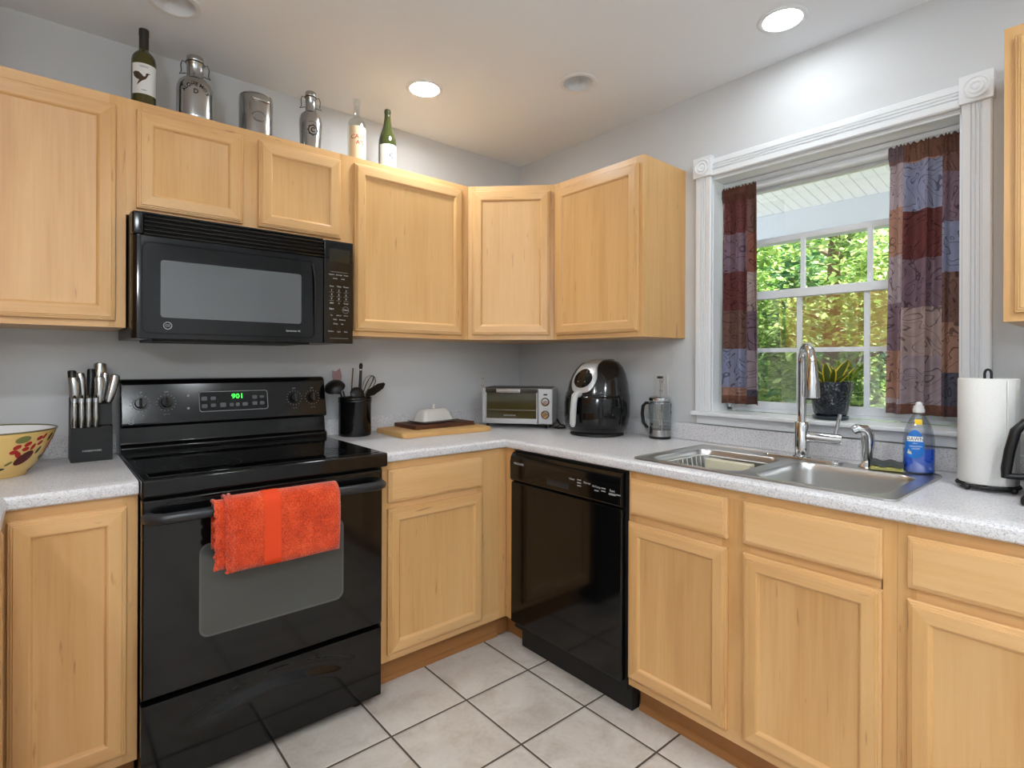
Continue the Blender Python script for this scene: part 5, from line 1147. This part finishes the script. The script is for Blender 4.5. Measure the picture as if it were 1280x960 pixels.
# ------------------------------------------------------------------ wall outlets
def outlet(loc, rz, label):
    t = thing('wall_outlet', loc, rz, label, 'outlet', 'wall outlets')
    q = MB(); q.box(-0.036, 0.036, -0.006, -0.0005, -0.058, 0.058, OUTLET, 0.003); q.build('cover_plate', parent=t)
    for z in (-0.021, 0.021):
        q = MB(); q.prism(rrect(0.034, 0.030, 0.012, 5, 0, z), 'y', -0.0078, -0.0058, OUTLET)
        for sx_ in (-0.0065, 0.0065): q.box(sx_ - 0.0012, sx_ + 0.0012, -0.0082, -0.0070, z - 0.001, z + 0.008, SLOT)
        q.lathe([(0.0022, 0), (0.0022, 0.001)], (0, 0, 0), 8, SLOT) if False else None
        q.build('receptacle', parent=t)
outlet((-0.285, 0, 1.137), 0, 'pale outlet on the back wall behind the toaster oven')
outlet((0, -1.010, 1.142), R(-90), 'pale outlet on the window wall behind the french press')

# ------------------------------------------------------------------ sink things
t = thing('dish_rack', (-0.385, -1.495, CZ - 0.1705), 0, 'white wire dish rack sitting in the left sink bowl', 'dish rack')
q = MB(); tw = rrect(0.285, 0.265, 0.03, 5); bw = rrect(0.235, 0.215, 0.03, 5)
q.tube([(p[0], p[1], 0.155) for p in tw], 0.0026, WIREW, 8, loop=True); q.tube([(p[0], p[1], 0.012) for p in bw], 0.0026, WIREW, 8, loop=True); q.build('rim_wire', parent=t)
for i in range(9):
    f = -1 + 2 * i / 8
    for s_ in (1, -1):
        q = MB(); q.tube([(f * 0.110, s_ * 0.1075, 0.012), (f * 0.125, s_ * 0.1325, 0.155)], 0.0019, WIREW, 6); q.build('side_wire', parent=t)
    q = MB(); q.tube([(f * 0.105, -0.1075, 0.012), (f * 0.105, 0.1075, 0.012)], 0.0019, WIREW, 6); q.build('floor_wire', parent=t)
q = MB()
for a, b in (((0.118, -0.100, 0.02), (0.134, 0.095, 0.15)),): q.box(0.092, 0.130, -0.080, 0.095, 0.030, 0.150, CREAM, 0.004)
q.build('cutlery_cup', parent=t)
t = thing('scrub_sponge', (-0.158, -1.952, CZ + 0.0045), R(-76), 'grey and yellow scrub sponge beside the soap bottle', 'sponge')
q = MB(); q.box(-0.043, 0.043, -0.028, 0.026, 0, 0.013, SPONGE_Y, 0.003); q.build('sponge_layer', parent=t)
q = MB(); rows = []
for i in range(15):
    x = -0.044 + 0.088 * i / 14
    rows.append([(x, y_, 0.0132 + h + 0.003 * math.sin(i * 0.9)) for y_, h in ((-0.031, 0.0012), (-0.030, 0.014), (0.0, 0.018), (0.027, 0.014), (0.028, 0.0012))])
q.rings(rows, SPONGE_G, True, True, True); q.build('scouring_layer', parent=t)

t = thing('soap_bottle', (-0.137, -2.030, CZ + 0.0045), R(-66), 'clear dish soap bottle half full of blue soap beside the sponge', 'soap bottle')
def er(a, b, z, n=32, p=2.6):
    out = []
    for i in range(n):
        c_, s_ = math.cos(2 * math.pi * i / n), math.sin(2 * math.pi * i / n)
        out.append((a * math.copysign(abs(c_) ** (2 / p), c_), b * math.copysign(abs(s_) ** (2 / p), s_), z))
    return out
SB = [(0.036, 0.020, 0), (0.0405, 0.0235, 0.004), (0.041, 0.0245, 0.05), (0.040, 0.024, 0.10), (0.036, 0.0225, 0.13), (0.028, 0.019, 0.155), (0.019, 0.0155, 0.172), (0.0135, 0.013, 0.180), (0.0130, 0.013, 0.188)]
q = MB(); q.rings([er(*s_) for s_ in SB], SOAPB, cap0=True, cap1=True); q.build('bottle_shell', parent=t, ang=60)
q = MB(); q.rings([er(a * 0.955, b * 0.94, z) for a, b, z in ((0.036, 0.020, 0.002), (0.0405, 0.0235, 0.006), (0.041, 0.0245, 0.05), (0.0407, 0.0243, 0.076))], SOAP, cap0=True, cap1=True); q.build('liquid_soap', parent=t, ang=50)
q = MB(); q.lathe([(0.0150, 0.186), (0.0155, 0.188), (0.0155, 0.196), (0.0135, 0.200), (0.0135, 0.206), (0.0095, 0.208), (0.0085, 0.216), (0.004, 0.219), (0.0005, 0.2195)], n=22, m=LABELW); q.build('cap', parent=t)
def sbf(u, z):      # the front face of the bottle at height z
    a, b = 0.0405, 0.0240
    for (a0, b0, z0_), (a1, b1, z1_) in zip(SB[:-1], SB[1:]):
        if z0_ <= z <= z1_: k = (z - z0_) / (z1_ - z0_); a, b = a0 + (a1 - a0) * k, b0 + (b1 - b0) * k
    k = min(0.98, abs(u) / a); return -b * (1 - k ** 2.6) ** (1 / 2.6)
def onb(u, z, off=0.0006): return (u, sbf(u, z) - off, z)
q = MB(); n = 30; LX = -0.014
def lab(k, i):
    a = 2 * math.pi * i / n; u = 0.0235 * math.cos(a); v = 0.052 * math.sin(a) if math.sin(a) > 0 else 0.036 * math.copysign(abs(math.sin(a)) ** 0.6, math.sin(a))
    return onb(LX + u * k, 0.082 + v * k)
q.rings([[lab(k, i) for i in range(n)] for k in (1, 0.75, 0.5, 0.25, 0.02)], SOAPLBL, cap1=True)
WHT = mat('white_print', (240, 240, 240), 0.5)
q.rings([[onb(LX - 0.020 + 0.040 * i / 12, z, 0.0010) for i in range(13)] for z in (0.0985, 0.106, 0.1135)], WHT, closed=False)
q.text('DAWN', 0.0165, lambda u, v: onb(LX + u * 0.82, 0.1058 + v, 0.0015), mat('navy_print', (16, 26, 60), 0.5))
q.text('ultra', 0.006, lambda u, v: onb(LX + u, 0.093 + v, 0.0012), WHT); q.text('DISHWASHING', 0.0058, lambda u, v: onb(LX + 0.002 + u * 0.8, 0.0835 + v, 0.0012), WHT); q.text('LIQUID', 0.0062, lambda u, v: onb(LX + 0.002 + u, 0.0765 + v, 0.0012), WHT)
for k in range(2): poly(q, [(-0.020 + k * 0.004, 0.062), (-0.016 + k * 0.004, 0.076 - k * 0.006), (-0.012 + k * 0.004, 0.058)], lambda u, z: onb(LX + u + 0.001, z, 0.0012), CREAM)
q.build('label', parent=t, smooth=False)
q = MB(); q.rings([[onb(-0.014 + 0.019 * i / 8, z, 0.0008) for i in range(9)] for z in (0.150, 0.158, 0.166)], YELLOW, closed=False); q.build('yellow_sticker', parent=t, smooth=False)

# ------------------------------------------------------------------ potted snake plant on the sill
t = thing('potted_plant', (0.045, -1.716, 1.0472), 0, 'small snake plant in a dark glazed pot on the window sill', 'potted plant')
POTM = mat('dark_hobnail_glaze', (22, 30, 38), 0.16, coat=0.3); T = NT(POTM); tc = T.n('TexCoord'); v = T.n('TexVoronoi', i_Scale=95.0); v.feature = 'F1'; T.l(tc.outputs['Object'], v.inputs['Vector'])
bp = T.n('Bump', i_Strength=0.9, i_Distance=0.004, invert=True); T.l(v.outputs['Distance'], bp.inputs['Height']); T.l(bp.outputs[0], T.b.inputs['Normal'])
q = MB(); q.lathe([(0.050, 0.016), (0.056, 0.022), (0.062, 0.06), (0.069, 0.10), (0.0745, 0.138), (0.0735, 0.141), (0.070, 0.139), (0.066, 0.10), (0.060, 0.07)], n=40, m=POTM, cap1=False); q.build('pot', parent=t, ang=60)
q = MB(); q.lathe([(0.056, 0), (0.060, 0.003), (0.061, 0.014), (0.058, 0.0165), (0.0005, 0.0158)], n=40, m=POTBLUE); q.build('saucer', parent=t, ang=50)
q = MB(); q.lathe([(0.068, 0.122), (0.040, 0.126), (0.0005, 0.128)], n=28, m=SOIL, cap0=False); q.build('soil', parent=t)
for k, (a, l, lean, w_, tw) in enumerate(((100, 0.098, 18, 0.0150, 0), (60, 0.084, 12, 0.014, 20), (-95, 0.098, 26, 0.0155, 35), (-70, 0.070, 40, 0.013, 0), (170, 0.086, 14, 0.014, -20), (210, 0.066, 30, 0.013, 30), (130, 0.062, 34, 0.012, 10), (-110, 0.048, 50, 0.011, 0), (20, 0.075, 20, 0.013, -30))):
    q = MB(); rows = []; dirv = Vector((math.cos(R(a)), math.sin(R(a)), 0)); side = Vector((-math.sin(R(a + tw + 90)), math.cos(R(a + tw + 90)), 0)); side = Vector((0.35, 1, 0)).normalized() if k % 2 else Vector((-0.35, 1, 0)).normalized()
    for i in range(9):
        s_ = i / 8; ww = w_ * (0.75 + 0.9 * s_) * (1 - s_ ** 3.2) + 0.0006
        c = dirv * (0.014 + math.tan(R(lean)) * l * s_ * (0.5 + 0.5 * s_)) + Vector((0, 0, 0.124 + l * s_))
        cup = side.cross(Vector((0, 0, 1)))
        rows.append([c + side * ww * f_ + cup * (0.004 * (f_ * f_)) for f_ in (-1, -0.72, -0.4, 0, 0.4, 0.72, 1)])
    V = q.rings(rows, SNAKE, closed=False); q.mi(SNAKEY); q.bm.faces.ensure_lookup_table()
    for fi, f in enumerate(q.bm.faces):
        if fi % 6 in (0, 5): f.material_index = 1
    q.build('leaf', parent=t, ang=80, solid=0.0016)

# ------------------------------------------------------------------ paper towel holder and roll, coffee maker
PX, PY = -0.222, -2.2055
t = thing('paper_towel_holder', (PX, PY, CZ), 0, 'black wire paper towel stand at the end of the counter', 'paper towel holder')
q = MB(); q.torus((0, 0, 0.012), 0.066, 0.0042, BLACK_M, 40, 8); q.tube([(-0.066, 0, 0.012), (0.066, 0, 0.012)], 0.0035, BLACK_M, 8); q.tube([(0, -0.066, 0.012), (0, 0.066, 0.012)], 0.0035, BLACK_M, 8); q.build('base_ring', parent=t)
for a in (60, 150, 240, 330):
    q = MB(); q.sphere((0.068 * math.cos(R(a)), 0.068 * math.sin(R(a)), 0.0085), 0.0085, BLACK_M, 12); q.build('ball_foot', parent=t)
q = MB(); q.tube([(0, -0.007, 0.012), (0, -0.007, 0.315)] + [(0, -0.007 * math.cos(R(a)) * 1.0, 0.315 + 0.011 * math.sin(R(a))) for a in (30, 60, 90, 120, 150)] + [(0, 0.007, 0.315), (0, 0.007, 0.012)], 0.0032, BLACK_M, 8); q.build('loop_post', parent=t)
q = MB(); q.tube([(0.062, 0.030, 0.014), (0.066, 0.034, 0.04), (0.071, 0.036, 0.052), (0.068, 0.035, 0.030)], 0.003, BLACK_M, 8); q.build('tension_arm', parent=t)
t = thing('paper_towel_roll', (PX, PY, CZ + 0.018), 0, 'full white paper towel roll standing on its black wire holder', 'paper towel')
q = MB(); n = 64; pr = [(0.021, 0.001), (0.0625, 0.0), (0.0645, 0.003), (0.0645, 0.281), (0.0630, 0.284), (0.021, 0.2835)]
q.rings([[((r_ + (0.0012 * (i / n) if r_ > 0.05 else 0)) * math.cos(2 * math.pi * i / n), (r_ + (0.0012 * (i / n) if r_ > 0.05 else 0)) * math.sin(2 * math.pi * i / n), z) for i in range(n)] for r_, z in pr], PAPER, loop=True); q.build('sheet_roll', parent=t, ang=50)
q = MB(); rows = []
for i in range(10):
    a = R(-112 - 26 * i / 9); r_ = 0.0662 + 0.003 * (i / 9)
    rows.append([(r_ * math.cos(a), r_ * math.sin(a), z) for z in (0.003, 0.1, 0.2, 0.280)])
q.rings(rows, PAPER, closed=False); q.build('loose_sheet', parent=t, solid=0.0008)
q = MB(); q.lathe([(0.0205, 0.0015), (0.0205, 0.2832), (0.0192, 0.2832), (0.0192, 0.0015)], n=24, m=mat('cardboard', (170, 140, 104), 0.8), cap0=False, cap1=False); q.build('cardboard_core', parent=t)

t = thing('coffee_maker', (-0.230, -2.420, CZ), 0, 'black coffee maker at the right photo edge, only its carafe handle showing', 'coffee maker')
q = MB(); q.box(-0.170, 0.150, -0.100, 0.128, 0, 0.022, BLACK_S, 0.006, 3); q.build('base', parent=t)
q = MB(); q.box(0.030, 0.150, -0.095, 0.098, 0.0225, 0.330, BLACK_S, 0.01, 3); q.box(-0.150, 0.030, -0.090, 0.075, 0.225, 0.330, BLACK_S, 0.012, 3); q.build('tower', parent=t)
q = MB(); q.lathe([(0.055, 0.0225), (0.062, 0.026), (0.066, 0.06), (0.066, 0.12), (0.056, 0.165), (0.048, 0.180), (0.048, 0.198), (0.0005, 0.200)], (-0.075, 0.058, 0), 32, BLACK); cf = q.build('carafe', parent=t)
q = MB(); q.tube([(-0.080, 0.105, 0.186), (-0.086, 0.130, 0.194), (-0.090, 0.146, 0.172), (-0.092, 0.157, 0.120), (-0.092, 0.163, 0.075), (-0.092, 0.164, 0.050)], [0.010, 0.011, 0.0115, 0.0115, 0.0115, 0.0095], BLACK_S, 12, flat=0.8); q.tube([(-0.092, 0.163, 0.056), (-0.086, 0.138, 0.056), (-0.080, 0.120, 0.060)], [0.008, 0.008, 0.007], BLACK_S, 10); q.build('carafe_handle', parent=cf)

# ------------------------------------------------------------------ outside: porch and trees
mb = MB(); mb.box(0.2, 30, -25, 25, -0.9, -0.7, DIRT); tag(mb.build('ground', smooth=False), kind='structure')
mb = MB(); mb.box(0.201, 2.75, -4.5, 3.5, -0.25, -0.10, DECK); mb.box(0.3, 2.6, -4.4, 3.4, -0.699, -0.25, DECK); tag(mb.build('floor_porch', smooth=False), kind='structure')
mb = MB()
zs_ = lambda x: 2.545 + 0.168 * (2.6 - x)
y = -4.5
while y < 3.5:      # soffit boards with V grooves, sloping down to the beam
    w_ = 0.078
    for a, b, da, db in ((y, y + 0.004, 0.006, 0.0), (y + 0.004, y + w_ - 0.004, 0, 0), (y + w_ - 0.004, y + w_, 0, 0.006)):
        mb.rings([[(0.201, a, zs_(0.201) + da), (0.201, b, zs_(0.201) + db)], [(2.62, a, zs_(2.62) + da), (2.62, b, zs_(2.62) + db)]], VINYL, closed=False)
    y += w_
mb.rings([[(0.201, -4.5, 3.08), (0.201, 3.5, 3.08)], [(3.0, -4.5, 2.62), (3.0, 3.5, 2.62)]], mat('roof_shingle', (80, 78, 76), 0.9), closed=False)
tag(mb.build('ceiling_porch', smooth=False), kind='structure')
mb = MB(); BEAMP = mat('shaded_beam_white', (178, 182, 190), 0.6); mb.box(2.605, 2.75, -4.5, 3.5, 2.300, 2.543, BEAMP, 0.004); mb.box(2.600, 2.606, -4.5, 3.5, 2.335, 2.345, BEAMP);  # shade put into the colour: white beam greyed against bright sun bounce
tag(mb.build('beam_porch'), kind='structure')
for yy in (2.6, -3.6):
    mb = MB(); mb.box(2.62, 2.74, yy - 0.06, yy + 0.06, -0.099, 2.2995, VINYL, 0.004); mb.box(2.60, 2.76, yy - 0.08, yy + 0.08, -0.0995, 0.02, VINYL, 0.003); tag(mb.build('column_porch'), kind='structure')

HILL = mat('wooded_hill_green', rough=0.95, spec=0.1); T = NT(HILL); tc = T.n('TexCoord'); n1 = T.n('TexNoise', i_Scale=5.0, i_Detail=6.0, i_Roughness=0.7); T.l(tc.outputs['Object'], n1.inputs['Vector'])
T.l(T.ramp(n1.outputs['Fac'], [(0.35, (70, 92, 52)), (0.5, (112, 138, 78)), (0.65, (176, 186, 120))]), T.b.inputs['Base Color'])
bp = T.n('Bump', i_Strength=1.0, i_Distance=0.3); T.l(n1.outputs['Fac'], bp.inputs['Height']); T.l(bp.outputs[0], T.b.inputs['Normal'])
mb = MB(); rows = []
for i in range(25):
    row = []
    for k in range(41):
        yy = -24 + 48 * k / 40; xx = 11.8 + 14 * i / 24
        row.append((xx, yy, -0.75 + 9.0 * (1 - math.exp(-((xx - 11.8) / 3.2))) + (0.9 * noise.noise(Vector((xx * 0.5, yy * 0.5, 0))) if i else 0)))
    rows.append(row)
mb.rings(rows, HILL, closed=False); tag(mb.build('hill', flip=False), kind='structure')
def tree(x, y, h, rad, zc, leaf, nl, seed, label, ls=0.11):
    rnd = random.Random(seed)
    t = thing('tree', (x, y, -0.7), 0, label, 'tree', 'trees beyond the porch')
    q = MB(); q.tube([(0, 0, -0.02), (0.05, 0.02, h * 0.3), (0.0, -0.04, h * 0.6), (0.03, 0, h * 0.9)], [0.13, 0.10, 0.07, 0.02], W_BARK, 10)
    for k in range(9):
        a = rnd.uniform(0, 6.28); z0 = h * rnd.uniform(0.25, 0.7); L = rad * rnd.uniform(0.4, 0.75)
        q.tube([(0.02, 0, z0), (L * 0.5 * math.cos(a), L * 0.5 * math.sin(a), z0 + L * 0.25), (L * math.cos(a), L * math.sin(a), z0 + L * 0.4)], [0.04, 0.025, 0.008], W_BARK, 6)
    q.build('trunk', parent=t)
    q = MB(); q.mi(leaf)
    clumps = []
    for k in range(46):
        while True:
            p = Vector((rnd.uniform(-1, 1), rnd.uniform(-1, 1), rnd.uniform(-1, 1)))
            if 0.35 < p.length < 1: break
        clumps.append(Vector((p.x * rad, p.y * rad, zc + p.z * h * 0.46)))
    for i in range(nl):
        c = rnd.choice(clumps); p = c + Vector((rnd.gauss(0, 1), rnd.gauss(0, 1), rnd.gauss(0, 1))) * rad * 0.17
        hr = math.hypot(p.x, p.y)
        if hr > rad * 0.93: p.x *= rad * 0.93 / hr; p.y *= rad * 0.93 / hr
        if p.z < 0.05: p.z = 0.05 + rnd.random() * 0.2
        a = rnd.uniform(0, 6.28); d = Vector((math.cos(a), math.sin(a), rnd.uniform(-0.9, 0.3))).normalized(); s_ = d.cross(Vector((rnd.uniform(-.5, .5), rnd.uniform(-.5, .5), 1))).normalized()
        l = ls * rnd.uniform(0.6, 1.3); w_ = l * 0.30; nr = s_.cross(d)
        q.bm.faces.new([q.bm.verts.new(v) for v in (p, p + d * l * 0.4 + s_ * w_ + nr * l * 0.06, p + d * l, p + d * l * 0.4 - s_ * w_ + nr * l * 0.06)])
    q.build('foliage', parent=t, smooth=False, flip=False)
tree(5.2, 0.10, 5.2, 0.98, 2.5, LEAF1, 9500, 1, 'green leafy tree showing in the middle panes of the window')
tree(5.9, 2.16, 4.8, 1.08, 2.2, LEAF3, 9500, 2, 'deep green tree behind the left-hand window panes')
tree(4.9, -1.80, 5.0, 0.90, 2.4, LEAF2, 8500, 3, 'yellow-green tree behind the right-hand window panes')
tree(9.2, 1.35, 7.0, 1.90, 3.4, LEAF3, 7500, 4, 'tall dark green tree farthest back beyond the porch', 0.2)
tree(9.4, -2.65, 7.0, 1.90, 3.4, LEAF1, 7500, 5, 'tall green tree farthest back on the curtain side', 0.2)
tree(8.9, 5.40, 7.0, 1.90, 3.4, LEAF1, 6000, 6, 'broad green tree out past the porch corner', 0.2)
